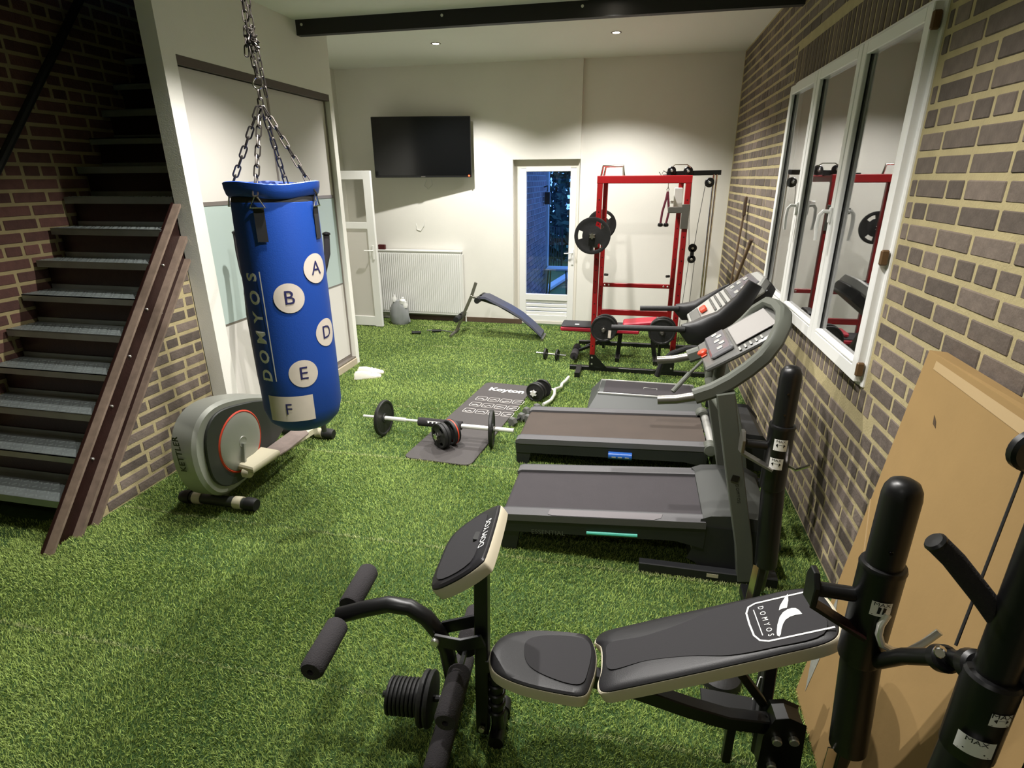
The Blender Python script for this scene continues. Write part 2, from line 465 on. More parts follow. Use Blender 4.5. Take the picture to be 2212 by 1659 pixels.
# ---- back wall: left part stands 5 cm proud of the right part, recess for the door
JX = -0.80
DX0, DX1, DZ = -1.73, -0.80, 2.315
bw = B()
def bslab(x0, x1, z0, z1, yf): bw.box(((x0 + x1) / 2, (yf + 8.4) / 2, (z0 + z1) / 2), (x1 - x0, 8.4 - yf, z1 - z0))
bslab(-4.5, DX0, 0, CEIL, YB); bslab(DX0, JX, DZ, CEIL, YB); bslab(JX, XR + 0.006, 0, CEIL, YB + 0.05)
struct('wall_back', bw, plaster)
struct('baseboard_back', B().box((-2.6, YB - 0.006, 0.035), (2.0, 0.012, 0.075)).box((0.35, YB + 0.044, 0.03), (1.6, 0.012, 0.06)), skirt)
# ---- ceiling with stairwell opening
ce = B().box((-1.0, 6.95, CEIL + 0.05), (4.56, 3.2, 0.1)).box((-1.0, 1.42, CEIL2 + 0.08), (4.56, 7.86, 0.16)).box((-3.93, 6.6, CEIL + 0.05), (1.3, 3.6, 0.1)).box((-3.93, -0.7, CEIL + 0.05), (1.3, 3.6, 0.1))
struct('ceiling', ce, ceilm)
struct('upper_stairwell', B().box((-3.9, 3.6, 6.05), (1.4, 6.0, 0.1)).box((-3.22, 3.5, 4.83), (0.12, 6, 2.4)).box((-3.9, 0.9, 4.83), (1.3, 0.1, 2.4)).box((-3.9, 5.1, 4.8), (1.3, 0.1, 2.4)), beamm)  # upper stairwell walls and ceiling, coloured black to stand in for shade
struct('wall_front', B().box((-1.6, -2.4, CEIL / 2), (6, 0.1, CEIL)), plaster)
# ---- stair-side brick wall
wl = B().box((XL - 0.106, 1.8, 3.0), (0.2, 8.4, 6.0)); wall_left = struct('wall_left', wl, mat('stair_wall_mortar', '93855f', 0.95, var=.15, vscale=12, bump=.5, bscale=90))  # mortar colour darkened to deepen the stairwell shade
rows = courses(1.3, 5.0, 0.3, 3.9, lambda a, b, z: [(a, b)], header_rows=(2, 8, 14, 20, 26, 32))
rows = [r for r in rows if r[1] > (r[0] - 3.0) * 1.1 - 0.2]
lay(wall_left, brickred, brickredst, [(XL - 0.0175, y, z, L, 0.067) for (y, z, L) in rows], 290, 1)
struct('wall_left_rear', B().box((XL - 0.1, 7.1, CEIL / 2), (0.2, 2.6, CEIL)), plaster)
# ---- partition in front of the stairs with recessed sliding doors
PY0, PY1 = 3.66, 5.92; RY0, RY1, RZ0, RZ1 = 3.79, 5.845, 0.085, 2.88
pt = B()
def pslab(y0, y1, z0, z1, x0=-3.28, x1=XP): pt.box(((x0 + x1) / 2, (y0 + y1) / 2, (z0 + z1) / 2), (x1 - x0, y1 - y0, z1 - z0))
pslab(PY0, RY0, 0, 3.51); pslab(RY1, PY1, 0, 3.51); pslab(RY0, RY1, RZ1, 3.51); pslab(RY0, RY1, 0, RZ1, -3.28, -3.23)
pt.box((-3.78, PY1 - 0.05, CEIL / 2), (1.0, 0.1, CEIL))
struct('wall_partition', pt, plaster)
struct('baseboard_left', B().box((-3.185, (RY0 + RY1) / 2, 0.04), (0.09, RY1 - RY0, 0.08), bev=0.003), plinthm)
sd = bpy.data.objects.new('door_1', None); C.objects.link(sd); sd.location = (XP, RY0, 0); sd['kind'] = 'structure'; ORI[sd.name] = (XP, RY0, 0)
obj('top_track', B().box((-3.19, (RY0 + RY1) / 2, RZ1 - 0.03), (0.07, RY1 - RY0, 0.06)), track, sd)
obj('bottom_track', B().box((-3.19, (RY0 + RY1) / 2, RZ0 + 0.006), (0.07, RY1 - RY0, 0.012)), alu, sd)
for (a, b_, xx) in ((RY0 + 0.004, 4.85, -3.197), (4.82, RY1 - 0.004, -3.212)):
    leaf = obj('sliding_leaf', B().box((xx, a + 0.012, 1.465), (0.022, 0.024, 2.74)).box((xx, b_ - 0.012, 1.465), (0.0221, 0.024, 2.74))
               .box((xx, (a + b_) / 2, 1.9), (0.020, b_ - a, 0.03)).box((xx, (a + b_) / 2, 2.83), (0.020, b_ - a, 0.02)).box((xx, (a + b_) / 2, 0.11), (0.020, b_ - a, 0.03)).box((xx, (a + b_) / 2, 0.965), (0.018, b_ - a, 0.012)), alu, sd)
    mid = (a + b_) / 2; wd = b_ - a - 0.046
    obj('upper_panel', B().box((xx, mid, 2.365), (0.012, wd, 0.9)), panel_white, leaf)
    obj('frosted_panel', B().box((xx, mid, 1.428), (0.012, wd, 0.91)), frost, leaf)
    obj('lower_panel', B().box((xx, mid, 0.545), (0.012, wd, 0.83)), panel_white, leaf)
# ---- low brick wall under the stair string
SL = 1.243
tw = B(); yb0, yb1 = 2.45, 3.66
M = Matrix(((0, 0, 1, 0), (1, 0, 0, 0), (0, 1, 0, 0), (0, 0, 0, 1)))
tw.prism([(yb0, 0), (yb1, 0), (yb1, (yb1 - yb0) * SL)], -3.36, -3.286, M)
tri = struct('wall_stair', tw, mortar)
def inside_t(a, b, z):
    y0 = yb0 + (z + 0.03) / SL + 0.012
    return [(max(a, y0), b)] if b > y0 else []
rows = courses(yb0, yb1 - 0.004, 0.0, 1.5, inside_t)
lay(tri, brickm, brickst, [(-3.2985, y, z, L, 0.067) for (y, z, L) in rows], 300, 1)

# ---- window on the right wall
win = bpy.data.objects.new('window_1', None); C.objects.link(win); win['kind'] = 'structure'; win.location = (XR, WY0, WZ0); ORI[win.name] = (XR, WY0, WZ0)
FW = 0.055
fb = B()
xx = XR - 0.002
fb.box((xx + 0.03, WY0 + FW / 2, (WZ0 + WZ1) / 2), (0.07, FW, WZ1 - WZ0), bev=0.006).box((xx + 0.03, WY1 - FW / 2, (WZ0 + WZ1) / 2), (0.07, FW, WZ1 - WZ0), bev=0.006)
fb.box((xx + 0.03, (WY0 + WY1) / 2, WZ0 + FW / 2), (0.07, WY1 - WY0 - 2 * FW, FW), bev=0.002).box((xx + 0.03, (WY0 + WY1) / 2, WZ1 - FW / 2), (0.07, WY1 - WY0 - 2 * FW, FW), bev=0.002)
obj('window_frame', fb, upvc, win)
S = [(WY0 + 0.02, 3.70), (3.71, 4.52), (4.53, WY1 - 0.02)]
PW = 0.062
for i, (a, b_) in enumerate(S):
    z0, z1 = WZ0 + 0.025, WZ1 - 0.03; sx = XR - 0.012; sash = B()
    for (c, s_) in (((sx, a + PW / 2, (z0 + z1) / 2), (0.06, PW, z1 - z0)), ((sx, b_ - PW / 2, (z0 + z1) / 2), (0.06, PW, z1 - z0)),
                    ((sx, (a + b_) / 2, z0 + PW * .6), (0.06, b_ - a - 2 * PW + .004, PW * 1.2)), ((sx, (a + b_) / 2, z1 - PW / 2), (0.06, b_ - a - 2 * PW + .004, PW))): sash.box(c, s_, bev=0.004)
    so = obj('sash', sash, upvc, win)
    obj('bead', B().box((sx - 0.01, (a + b_) / 2, z0 + PW * 1.2 + 0.012), (0.045, b_ - a - 2 * PW, 0.026), bev=0.010), upvc, so)
    obj('pane', B().box((sx + 0.005, (a + b_) / 2, (z0 + z1) / 2), (0.012, b_ - a - 2 * PW + 0.01, z1 - z0 - 2 * PW + 0.01)), glass, so)
    obj('gasket', B().box((sx - 0.004, b_ - PW - 0.0015, (z0 + z1) / 2), (0.010, 0.003, z1 - z0 - 2 * PW)), black, so)
for yy in (3.735, 4.50):
    zc = 1.86; hx = XR - 0.042
    h = B().box((hx - 0.006, yy, zc), (0.014, 0.032, 0.09), bev=0.005)
    h.tube([(hx - 0.01, yy, zc + 0.02), (hx - 0.045, yy, zc + 0.022), (hx - 0.062, yy + 0.006, zc - 0.0), (hx - 0.066, yy + 0.008, zc - 0.06), (hx - 0.06, yy + 0.008, zc - 0.145)], 0.011, 8, scales=[1, 1, 1.05, 1, .8])
    obj('window_handle', h, upvc, win)
for zz in (1.18, 1.72, 2.66):
    obj('hinge', B().box((XR - 0.03, WY0 + 0.006, zz), (0.035, 0.02, 0.07), bev=0.006), hingem, win)
obj('added_backing', B().box((XR + 0.17, (WY0 + WY1) / 2, (WZ0 + WZ1) / 2), (0.02, WY1 - WY0, WZ1 - WZ0)), added_backing, win)  # dark panel added behind the glass to keep the sky from showing
# ---- glazed back door
dr = bpy.data.objects.new('door_2', None); C.objects.link(dr); dr['kind'] = 'structure'; dr.location = (-1.26, 8.25, 0); ORI[dr.name] = (-1.26, 8.25, 0)
yd = 8.30
obj('door_frame', B().box((DX0 + 0.05, yd - 0.01, DZ / 2), (0.10, 0.08, DZ)).box((DX1 - 0.025, yd - 0.01, DZ / 2), (0.06, 0.08, DZ)).box(((DX0 + DX1) / 2 + .022, yd - 0.01, DZ - 0.055), (DX1 - DX0 - .155, 0.08, 0.11)).box(((DX0 + DX1) / 2 + .022, yd - 0.02, 0.02), (DX1 - DX0 - .155, 0.10, 0.04)), jambm, dr)
L0, L1 = -1.655, -0.845; LT = 2.2
leafb = B().box((L0 + 0.05, yd - 0.03, (LT + 0.04) / 2), (0.10, 0.06, LT - 0.04), bev=0.006).box((L1 - 0.045, yd - 0.03, (LT + 0.04) / 2), (0.09, 0.06, LT - 0.04), bev=0.006)
LW_ = L1 - L0 - .19; LC_ = (L0 + L1) / 2 + .005
for zc_, hh_ in ((LT - .01, .06), (.40, .09), (.085, .09)): leafb.box((LC_, yd - 0.03, zc_), (LW_ + .004, 0.06, hh_), bev=0.003)
lf = obj('door_leaf', leafb, upvc, dr)
obj('pane', B().box(((L0 + L1) / 2, yd - 0.02, 1.31), (L1 - L0 - 0.17, 0.012, 1.76)), doorglass, lf)
pb = B()
for i in range(4): pb.box(((L0 + L1) / 2, yd - 0.03, 0.156 + i * 0.06), (L1 - L0 - 0.16, 0.03, 0.054), bev=0.008)
obj('lower_panel', pb, upvc, lf)
obj('door_handle', B().box((-0.875, yd - 0.066, 1.0), (0.03, 0.012, 0.22), bev=0.004).tube([(-0.875, yd - 0.07, 1.06), (-0.88, yd - 0.11, 1.06), (-0.90, yd - 0.115, 1.06), (-0.99, yd - 0.115, 1.055)], 0.009, 8), upvc, lf)
# ---- open white leaf at the left rear
d3 = bpy.data.objects.new('door_3', None); C.objects.link(d3); d3['kind'] = 'structure'; d3.location = (-4.2, 7.58, 0); ORI[d3.name] = (-4.2, 7.58, 0)
a, b_, y3, T = -4.25, -3.59, 7.58, 2.17
lb = B()
for (c, s_) in (((a + .05, y3, T / 2 + .01), (.1, .05, T)), ((b_ - .055, y3, T / 2 + .01), (.11, .05, T)), (((a + b_) / 2 - .005, y3, T - .045), (b_ - a - .206, .05, .11)), (((a + b_) / 2 - .005, y3, 1.46), (b_ - a - .206, .05, .09)), (((a + b_) / 2 - .005, y3, .09), (b_ - a - .206, .05, .14))): lb.box(c, s_, bev=.003)
lf = obj('door_leaf', lb, upvc, d3)
obj('pane', B().box(((a + b_) / 2, y3, 1.79), (b_ - a - .18, .012, .6)), glass_mat('obscure_glass', 1.45, (.6, .6, .55)), lf)
obj('lower_panel', B().box(((a + b_) / 2, y3, .78), (b_ - a - .19, .02, 1.3)), panel_white, lf)
obj('door_handle', B().box((b_ - .045, y3 - .031, 1.09), (.03, .012, .2), bev=.004).tube([(b_ - .045, y3 - .035, 1.12), (b_ - .05, y3 - .075, 1.12), (b_ - .07, y3 - .08, 1.12), (b_ - .16, y3 - .08, 1.12)], .009, 8), upvc, lf)

# ================================================================ OUTSIDE (dusk)
struct('ground', B().box((-1.5, 15, -0.12), (16, 13.2, 0.1)), outgrass)['category'] = 'ground'
ow = B().box((-1.72, 9.47, 1.6), (0.2, 2.05, 3.4)); ow_ = struct('wall_outside', ow, outmortar)
bb = B(); z = 0.0; k = 0
while z < 3.2:
    y = 8.46 - (0.12 if k % 2 else 0)
    while y < 10.45:
        p, q = max(y, 8.46), min(y + .2, 10.45)
        if q - p > .03: bb.box((-1.615, (p + q) / 2, z + .035), (.03, q - p, .066))
        y += .22
    z += .085; k += 1
o = obj('brickwork', bb, outbrick, ow_, sharp=0); o['kind'] = 'stuff'
obj('corner_post', B().box((-1.63, 10.52, 1.6), (.13, .1, 3.4), bev=.01), stonelt, ow_)
th = thing('wall_lantern', 'dark wall lantern on the outside brick wall beyond the glass door', 'lamp', (-1.6, 10.1, 1.75))
obj('lantern_body', B().box((-1.53, 10.1, 1.75), (.1, .1, .2), bev=.01), black, th); obj('bracket', B().tube([(-1.6, 10.1, 1.93), (-1.53, 10.1, 1.95), (-1.53, 10.1, 1.86)], .012, 6), black, th)
def leafmass(c, r, n, name, label, size=.16):
    b = B()
    for i in range(n):
        d = Vector((rng.normal(), rng.normal() * .4, rng.normal())).normalized(); q = d * rng.uniform(.3, 1)
        p = Vector((c[0] + q.x * r[0], c[1] + q.y * r[1], c[2] + q.z * r[2]))
        if p.z < 0.0: p.z = abs(p.z)
        u = Vector(rng.normal(size=3)).normalized(); v = u.orthogonal().normalized(); s_ = size * rng.uniform(.5, 1)
        b.add([p - u * s_, p + v * s_ * .5, p + u * s_, p - v * s_ * .5], [(0, 1, 2, 3)])
    return solo(name, b, foliage, label, 'hedge', (c[0], c[1], 0), sharp=0)
leafmass((-1.2, 15.6, 1.6), (2.6, .7, 2.6), 5200, 'hedge', 'dark garden hedge seen through the glazed back door')
solo('path_edge', B().bar([(-1.72, 10.7, 0.0), (-1.35, 13.6, 0.0)], .16, .06), stonelt, 'pale path edging outside beyond the glass door', 'kerb', (-1.7, 10.7, 0))
th = thing('garden_gate', 'metal garden gate in front of the hedge outside', 'gate', (-1.86, 13.6, 0))
obj('gate_frame', B().bar([(-2.0, 13.6, 0), (-2.0, 13.6, 1.0), (-1.7, 13.6, 1.0), (-1.7, 13.6, 0)], .04, .04, up=(0, 1, 0)), black, th)
for i in range(4): obj('gate_bar', B().tube([(-1.95 + i * .06, 13.6, .05), (-1.95 + i * .06, 13.6, 1.0)], .01, 6), black, th)
th = thing('garden_table', 'small outdoor table standing on the grass beyond the glass door', 'table', (-1.4, 10.4, 0))
obj('table_top', B().box((-1.35, 10.35, .52), (.42, .4, .03), bev=.005), stonelt, th)
for sx in (-1, 1):
    for sy in (-1, 1): obj('leg', B().tube([(-1.35 + sx * .16, 10.35 + sy * .15, .5), (-1.35 + sx * .19, 10.35 + sy * .18, -0.07)], .014, 6), black, th)

# ================================================================ LAMPS, BEAM, TV, RADIATOR
for i, (x, y, e) in enumerate(LAMPS):
    lab = ['recessed ceiling spotlight nearest the television', 'recessed ceiling spotlight behind the beam above the red rack', 'recessed ceiling spotlight just before the beam, out of view above the treadmills',
           'recessed ceiling spotlight before the sliding doors, out of view above the trainer', 'recessed ceiling spotlight above the weight bench', 'added ceiling fill spotlight left of the weight bench, nearer the stairs', 'recessed ceiling spotlight behind the photographer'][i]
    cz = CEIL if y > YBEAM else CEIL2
    t = thing('ceiling_spotlight', lab, 'light', (x, y, cz), 'recessed ceiling spotlights')
    obj('rim', B().lathe([(.036, -.002), (.045, -.006), (.055, -.004), (.057, 0)], Matrix.Translation((x, y, cz - .001)), 24), alu, t)
    obj('lens', B().lathe([(0, -.004), (.037, -.0035)], Matrix.Translation((x, y, cz - .001)), 20), lampe, t)
bt = thing('ceiling_beam', 'black steel beam running across the white ceiling', 'beam', (-3.15, 5.35, 3.3))
obj('web', B().box((-1.0, 5.357, 3.41), (4.28, .012, .19)), beamm, bt)
obj('flange', B().box((-1.0, 5.385, 3.309), (4.28, .07, .012)), beamm, bt)
for x in (-3.08, -1.75, -0.55, .6): obj('bolt', B().disc((x, 5.349, 3.385), (0, 1, 0), .012, .012, seg=10), screwm, bt)

tv = thing('television', 'wall-mounted flat black television switched off above the radiator', 'television', (-2.96, 8.1, 2.48))
tl, tr = Vector((-3.625, 7.80, 0)), Vector((-2.29, 8.03, 0)); tdir = (tr - tl).normalized(); tn = Vector((tdir.y, -tdir.x, 0))
tc = (tl + tr) / 2; ang = math.atan2(tdir.y, tdir.x)
obj('casing', B().box((tc.x - tn.x * .025, tc.y - tn.y * .025, 2.478), ((tr - tl).length, .045, .775), rot=ang, bev=.006), black, tv)
obj('screen', B().box((tc.x + tn.x * .0, tc.y + tn.y * .0, 2.487), ((tr - tl).length - .018, .004, .735), rot=ang), screenm, tv)
obj('wall_bracket', B().bar([(tc.x, tc.y + .05, 2.5), (tc.x + .1, 8.17, 2.5)], .05, .2).box((tc.x + .1, 8.145, 2.5), (.3, .02, .3)), black, tv)
led = tr - tdir * .035 + tn * .008; obj('standby_light', B().disc((led.x, led.y, 2.11), (tn.x, tn.y, 0), .011, .006, seg=12), ledr, tv)
lg = tc + tn * .004; obj('bottom_badge', B().box((lg.x, lg.y, 2.102), (.06, .003, .012), rot=ang), steel, tv)

rd = thing('radiator', 'long white panel radiator on the back wall under the television', 'radiator', (-3.1, 8.1, 0))
x0, x1, z0, z1 = -3.86, -2.49, .115, 1.06
obj('front_panel', B().box(((x0 + x1) / 2, 8.05, (z0 + z1) / 2), (x1 - x0, .012, z1 - z0), bev=.004), upvc, rd)
rb = B(); n = 42
for i in range(n): rb.box((x0 + .03 + i * (x1 - x0 - .06) / (n - 1), 8.041, (z0 + z1) / 2), (.016, .012, z1 - z0 - .07), bev=.004)
obj('ribs', rb, upvc, rd); obj('back_panel', B().box(((x0 + x1) / 2, 8.12, (z0 + z1) / 2), (x1 - x0, .012, z1 - z0)), upvc, rd)
obj('top_grille', B().box(((x0 + x1) / 2, 8.085, z1 + .004), (x1 - x0 + .01, .1, .022), bev=.004), upvc, rd)
obj('side_cover', B().box((x1 + .003, 8.085, (z0 + z1) / 2 - .02), (.008, .09, z1 - z0 - .03), bev=.002), upvc, rd)
obj('supply_pipe', B().tube([(x1 + .03, 8.1, .01), (x1 + .03, 8.1, .14), (x1, 8.1, .16)], .01, 8), upvc, rd)
obj('valve', B().disc((x1 + .03, 8.08, .17), (1, 0, 0), .02, .05, seg=12), upvc, rd)
solo('small_box', B().box((-3.74, 8.08, 1.11), (.11, .05, .07), bev=.006), darkred, 'small dark red box lying on top of the radiator', 'box', (-3.74, 8.08, 1.075))
cb = B().tube([(-3.2, 8.16, 1.45), (-3.19, 8.15, 1.37), (-3.13, 8.15, 1.35), (-3.08, 8.15, 1.42), (-3.06, 8.16, 1.5)], .004, 6).tube([(-3.0, 8.15, 2.06), (-3.04, 8.15, 1.98), (-2.98, 8.14, 1.93), (-2.92, 8.15, 1.99), (-2.93, 8.15, 2.06)], .004, 6)
solo('cable_loop', cb, upvc, 'white cable looping on the wall beneath the television', 'cable', (-3.1, 8.15, 1.4))
# bag of bottles
b = B(); ring = []
for k, (z, r) in enumerate(((.0, .9), (.04, 1.05), (.14, 1.0), (.24, .95), (.3, .8), (.36, .5), (.37, .2))):
    ring.append([(-3.42 + math.cos(t) * .15 * r * (1 + .08 * math.sin(3 * t + k * 1.7)), 7.82 + math.sin(t) * .09 * r * (1 + .1 * math.cos(4 * t + k)), z) for t in [2 * PI * i / 18 for i in range(18)]])
t = thing('rubbish_bag', 'clear plastic bag of empty bottles left of the radiator foot', 'bag', (-3.42, 7.82, 0))
obj('bag_skin', B().rings(ring), bagplas, t)
for (dx, dz, r) in ((-.07, .34, .035), (.06, .31, .045), (.1, .25, .035)): obj('bottle', B().axis((-3.42 + dx, 7.80, dz), (0.2, -.1, 1), [(0, 0), (r, .01), (r, .06), (r * .4, .09), (r * .4, .105), (0, .106)], 14), upvc, t)

# ================================================================ STAIRS
st = thing('steel_staircase', 'dark steel staircase with grey checker-plate treads beside the brick wall', 'staircase', (-3.8, 2.2, 0))
def slope_bar(off, wd, x0, x1, y1=3.655):
    """plank parallel to the flight; off = distance along the floor from the lower edge line"""
    ys = yb0 - off
    d = Vector((0, 1, SL)).normalized(); nrm = Vector((0, -SL, 1)).normalized()
    t0 = 0; poly = [(ys, 0), (y1, (y1 - ys) * SL), (y1, (y1 - ys) * SL + wd * math.hypot(1, SL)), (ys - wd * math.hypot(1, SL) / SL, 0)]
    return B().prism(poly, x0, x1, M)
obj('string_web', slope_bar(.012, .255, -3.305, -3.285), steelbrown, st)
obj('string_flange', slope_bar(0, .014, -3.30, -3.235), edgeworn, st)
obj('string_flange', slope_bar(.125, .02, -3.30, -3.225), edgeworn, st)
obj('string_flange', slope_bar(.315, .014, -3.30, -3.225), edgeworn, st)
for i in range(11):
    yy = 2.45 + i * .11; obj('bolt', B().disc((-3.28, yy, (yy - yb0 + .07 + (.15 if i % 2 else 0)) * SL), (1, 0, 0), .008, .014, seg=8), screwm, st)
TR = [(2.31 + .1702 * k, .243 + .2142 * k) for k in range(14)]
def checker(y, z, n):
    b = B()
    for i in range(24):
        for j in range(4):
            s_ = 1 if (i + j) % 2 else -1
            b.box((-4.24 + i * .04, y + .03 + j * .045, z + .001), (.026, .007, .003), rot=s_ * .78)
    return b
for k, (y, z) in enumerate(TR):
    t = obj('tread', B().box((-3.78, y + .12, z - .004), (.96, .24, .008)).box((-3.78, y + .003, z - .024), (.96, .006, .048)).box((-3.78, y + .238, z + .016), (.96, .006, .036)), treadm, st)
    obj('riser', B().box((-3.78, y + .246, z + .105), (.96, .006, .15)), steelbrown, st)
    if k < 9: obj('checker_relief', checker(y, z, 0), checks, t, sharp=0, kind='stuff')
hr = thing('wall_handrail', 'dark round handrail climbing the brick wall beside the stairs', 'handrail', (-4.2, 3.2, 2.2))
obj('rail', B().tube([(-4.2, 2.9, 1.76), (-4.2, 5.0, 4.40)], .028, 10), beamm, hr)
for y in (3.1, 4.0): obj('bracket', B().tube([(-4.2, y, 1.76 + (y - 2.9) * 1.257), (-4.27, y, 1.70 + (y - 2.9) * 1.257)], .01, 6), beamm, hr)

# ================================================================ PUNCHING BAG
bx, by, R = -1.82, 2.70, .212
th0 = math.atan2(-by, -bx)
bag = thing('punching_bag', 'blue hanging punching bag with lettered white target patches', 'punching bag', (bx, by, .72))
obj('bag_body', B().lathe([(0, .715), (.08, .72), (.15, .745), (.192, .79), (R, .86), (R + .002, 1.1), (R, 1.5), (R - .003, 1.85), (R - .006, 1.965), (R - .015, 1.972), (0, 1.972)], Matrix.Translation((bx, by, 0)), 48), bluev, bag)
obj('dark_band', B().lathe([(R - .02, 1.965), (R - .008, 1.968), (R - .012, 1.992), (R - .025, 1.995)], Matrix.Translation((bx, by, 0)), 40), strapm, bag)
rr = []
for (z, r) in ((1.99, R - .006), (2.0, R + .004), (2.03, R + .012), (2.055, R + .014), (2.058, R + .006), (2.03, R - .01), (1.995, R - .03)):
    rr.append([(bx + math.cos(t) * (r + .006 * math.sin(5 * t)), by + math.sin(t) * (r + .006 * math.sin(5 * t)), z + .008 * math.sin(3 * t + 1)) for t in [2 * PI * i / 40 for i in range(40)]])
obj('collar', B().rings(rr), bluev, bag)
def wrap(pt, adeg, zc, rr_):   # flat (x, y) -> on the bag, x runs to the right as seen
    t = th0 + math.radians(adeg) + pt[0] / rr_
    return (bx + rr_ * math.cos(t), by + rr_ * math.sin(t), zc + pt[1])
def disc_patch(adeg, zc, r):
    vs = [(0, 0)]; n = 32; fs = []
    for k in range(1, 6): vs += [(r * k / 5 * math.cos(2 * PI * i / n), r * k / 5 * math.sin(2 * PI * i / n)) for i in range(n)]
    for i in range(n): fs.append((0, 1 + i, 1 + (i + 1) % n))
    for k in range(4):
        for i in range(n): fs.append((1 + k * n + i, 1 + (k + 1) * n + i, 1 + (k + 1) * n + (i + 1) % n, 1 + k * n + (i + 1) % n))
    return B().add([wrap(v, adeg, zc, R + .0035) for v in vs], fs)
def rect_patch(adeg, zc, w_, h_):
    n = 14; vs = [((i / n - .5) * w_, s_ * h_ / 2) for s_ in (-1, 1) for i in range(n + 1)]
    return B().add([wrap(v, adeg, zc, R + .0035) for v in vs], [(i, i + 1, n + 2 + i, n + 1 + i) for i in range(n)])
for (ch, a_, zc) in (('A', 45, 1.639), ('B', 1, 1.505), ('D', 51, 1.293), ('E', 6, 1.098)):
    p = obj('target_patch', disc_patch(a_, zc, .076), patch, bag)
    vs, fs = glyphs(ch, .1, 1); obj('letter', B().add([wrap(v, a_, zc, R + .0055) for v in vs], fs), ink, p, sharp=0)
p = obj('target_patch', rect_patch(-19, .903, .25, .145), patch, bag)
vs, fs = glyphs('F', .09, 1); obj('letter', B().add([wrap((v[0] - .015, v[1]), -17, .9, R + .0055) for v in vs], fs), ink, p, sharp=0)
vs, fs = glyphs('D O M Y O S', .085, 1.05); w0 = max(v[0] for v in vs)
# reads upwards: D lowest, S highest
for i, ch in enumerate('DOMYOS'):
    vs, fs = glyphs(ch, .092, 1, .003); zc = 1.352 - .262 + i * .1045
    obj('letter', B().add([wrap((-v[1], v[0]), -47, zc, R + .004) for v in vs], fs), white, bag, sharp=0)
obj('white_line', B().add([wrap((s_ * .003, zz), -33, 1.352, R + .004) for s_ in (-1, 1) for zz in (-.29, .29)], [(0, 1, 3, 2)]), white, bag, sharp=0)
AN = [-21, 62, 159, 249]
SP = []
for a_ in AN:
    n = 6; vs = [((s_ * .026), zz) for zz in np.linspace(-.075, .085, n) for s_ in (-1, 1)]
    o = obj('strap', B().add([wrap(v, a_, 1.86, R + .004) for v in vs] , [(2 * i, 2 * i + 1, 2 * i + 3, 2 * i + 2) for i in range(n - 1)]), strapm, bag)
    tri_ = [(-.036, 1.945), (.036, 1.945), (.004, 2.0), (-.004, 2.0)]
    obj('buckle_ring', B().tube([wrap((p_[0], 0), a_, p_[1], R + .012) for p_ in tri_], .0045, 6, closed=True), chrome, o)
    SP.append(Vector(wrap((0, 0), a_, 2.0, R + .014)))
# chain
LK = B()
pts = []; hl, rw = .020, .0095
for i in range(7): t = -PI / 2 + PI * i / 6; pts.append((rw * math.cos(t), 0, hl * 0 + .0155 + rw * math.sin(t) if False else 0))
pts = [(rw * math.cos(t), 0, .016 + rw * math.sin(t)) for t in [PI * i / 6 for i in range(7)]] + [(rw * math.cos(t), 0, -.016 + rw * math.sin(t)) for t in [PI + PI * i / 6 for i in range(7)]]
LK.tube(pts, .0032, 6, closed=True); LKM = LK.mesh('link', chainm)
ch_ = thing('hanging_chain', 'iron chain holding up the blue punching bag from the ceiling', 'chain', (bx, by, 2.0))
def chain(a, b, twist=0, sc=1.0):
    a, b = Vector(a), Vector(b); d = b - a; n = max(1, round(d.length / (.041 * sc)))
    for i in range(n):
        o = bpy.data.objects.new('link', LKM); C.objects.link(o); o.parent = ch_
        q = d.to_track_quat('Z', 'Y'); from mathutils import Quaternion
        o.rotation_mode = 'QUATERNION'; o.rotation_quaternion = q @ Quaternion((0, 0, 1), (PI / 2 if i % 2 else 0) + twist)
        s_ = d.length / n / .041; o.scale = (sc, sc, s_)
        o.location = a + d * ((i + .5) / n) - Vector((bx, by, 2.0))
J0 = Vector((bx, by, 2.40)); J1 = Vector((bx, by, 2.475))
for i, s_ in enumerate(SP): chain(s_ + Vector((0, 0, .0)), J0 + (s_ - Vector((bx, by, 2))) * .06, i * .7, 1.25)
chain(J0, J1, .3, 1.2)
obj('joining_ring', B().tube([(bx + .026 * math.cos(t), by + .004 * math.sin(t), 2.505 + .026 * math.sin(t)) for t in [2 * PI * i / 20 for i in range(20)]], .0042, 8, closed=True), chrome, ch_)
chain((bx, by, 2.53), (bx - .012, by, 2.66), .2)
chain((bx + .03, by + .01, 2.45), (bx + .02, by, 2.68), .5)
chain((bx + .015, by - .01, 2.55), (bx - .0, by, 2.72), 1.1); chain((bx - .03, by - .01, 2.62), (bx - .02, by, 2.74), 1.1)
for k in range(9):
    a_ = k * 2.4; chain((bx + .028 * math.cos(a_), by + .02 * math.sin(a_), 2.655 + .012 * (k % 3)), (bx - .022 * math.cos(a_), by - .02 * math.sin(a_), 2.70 + .012 * (k % 4)), a_)
chain((bx + .012, by, 2.70), (bx + .006, by, 3.38), .1); chain((bx - .016, by, 2.72), (bx - .02, by, 3.38), .9)
obj('ceiling_hook', B().disc((bx, by, CEIL2 - .009), (0, 0, 1), .05, .016).tube([(bx, by, CEIL2 - .01), (bx, by, 3.40), (bx + .02, by, 3.38), (bx, by, 3.365), (bx - .02, by, 3.38)], .008, 8), black, ch_)

def smooth_closed(P, n=5):
    out = []; k = len(P)
    for i in range(k):
        p0, p1, p2, p3 = (Vector(P[(i + j - 1) % k]) for j in range(4))
        for s_ in range(n):
            t = s_ / n; out.append(tuple(.5 * ((2 * p1) + (-p0 + p2) * t + (2 * p0 - 5 * p1 + 4 * p2 - p3) * t * t + (-p0 + 3 * p1 - 3 * p2 + p3) * t ** 3)))
    return out
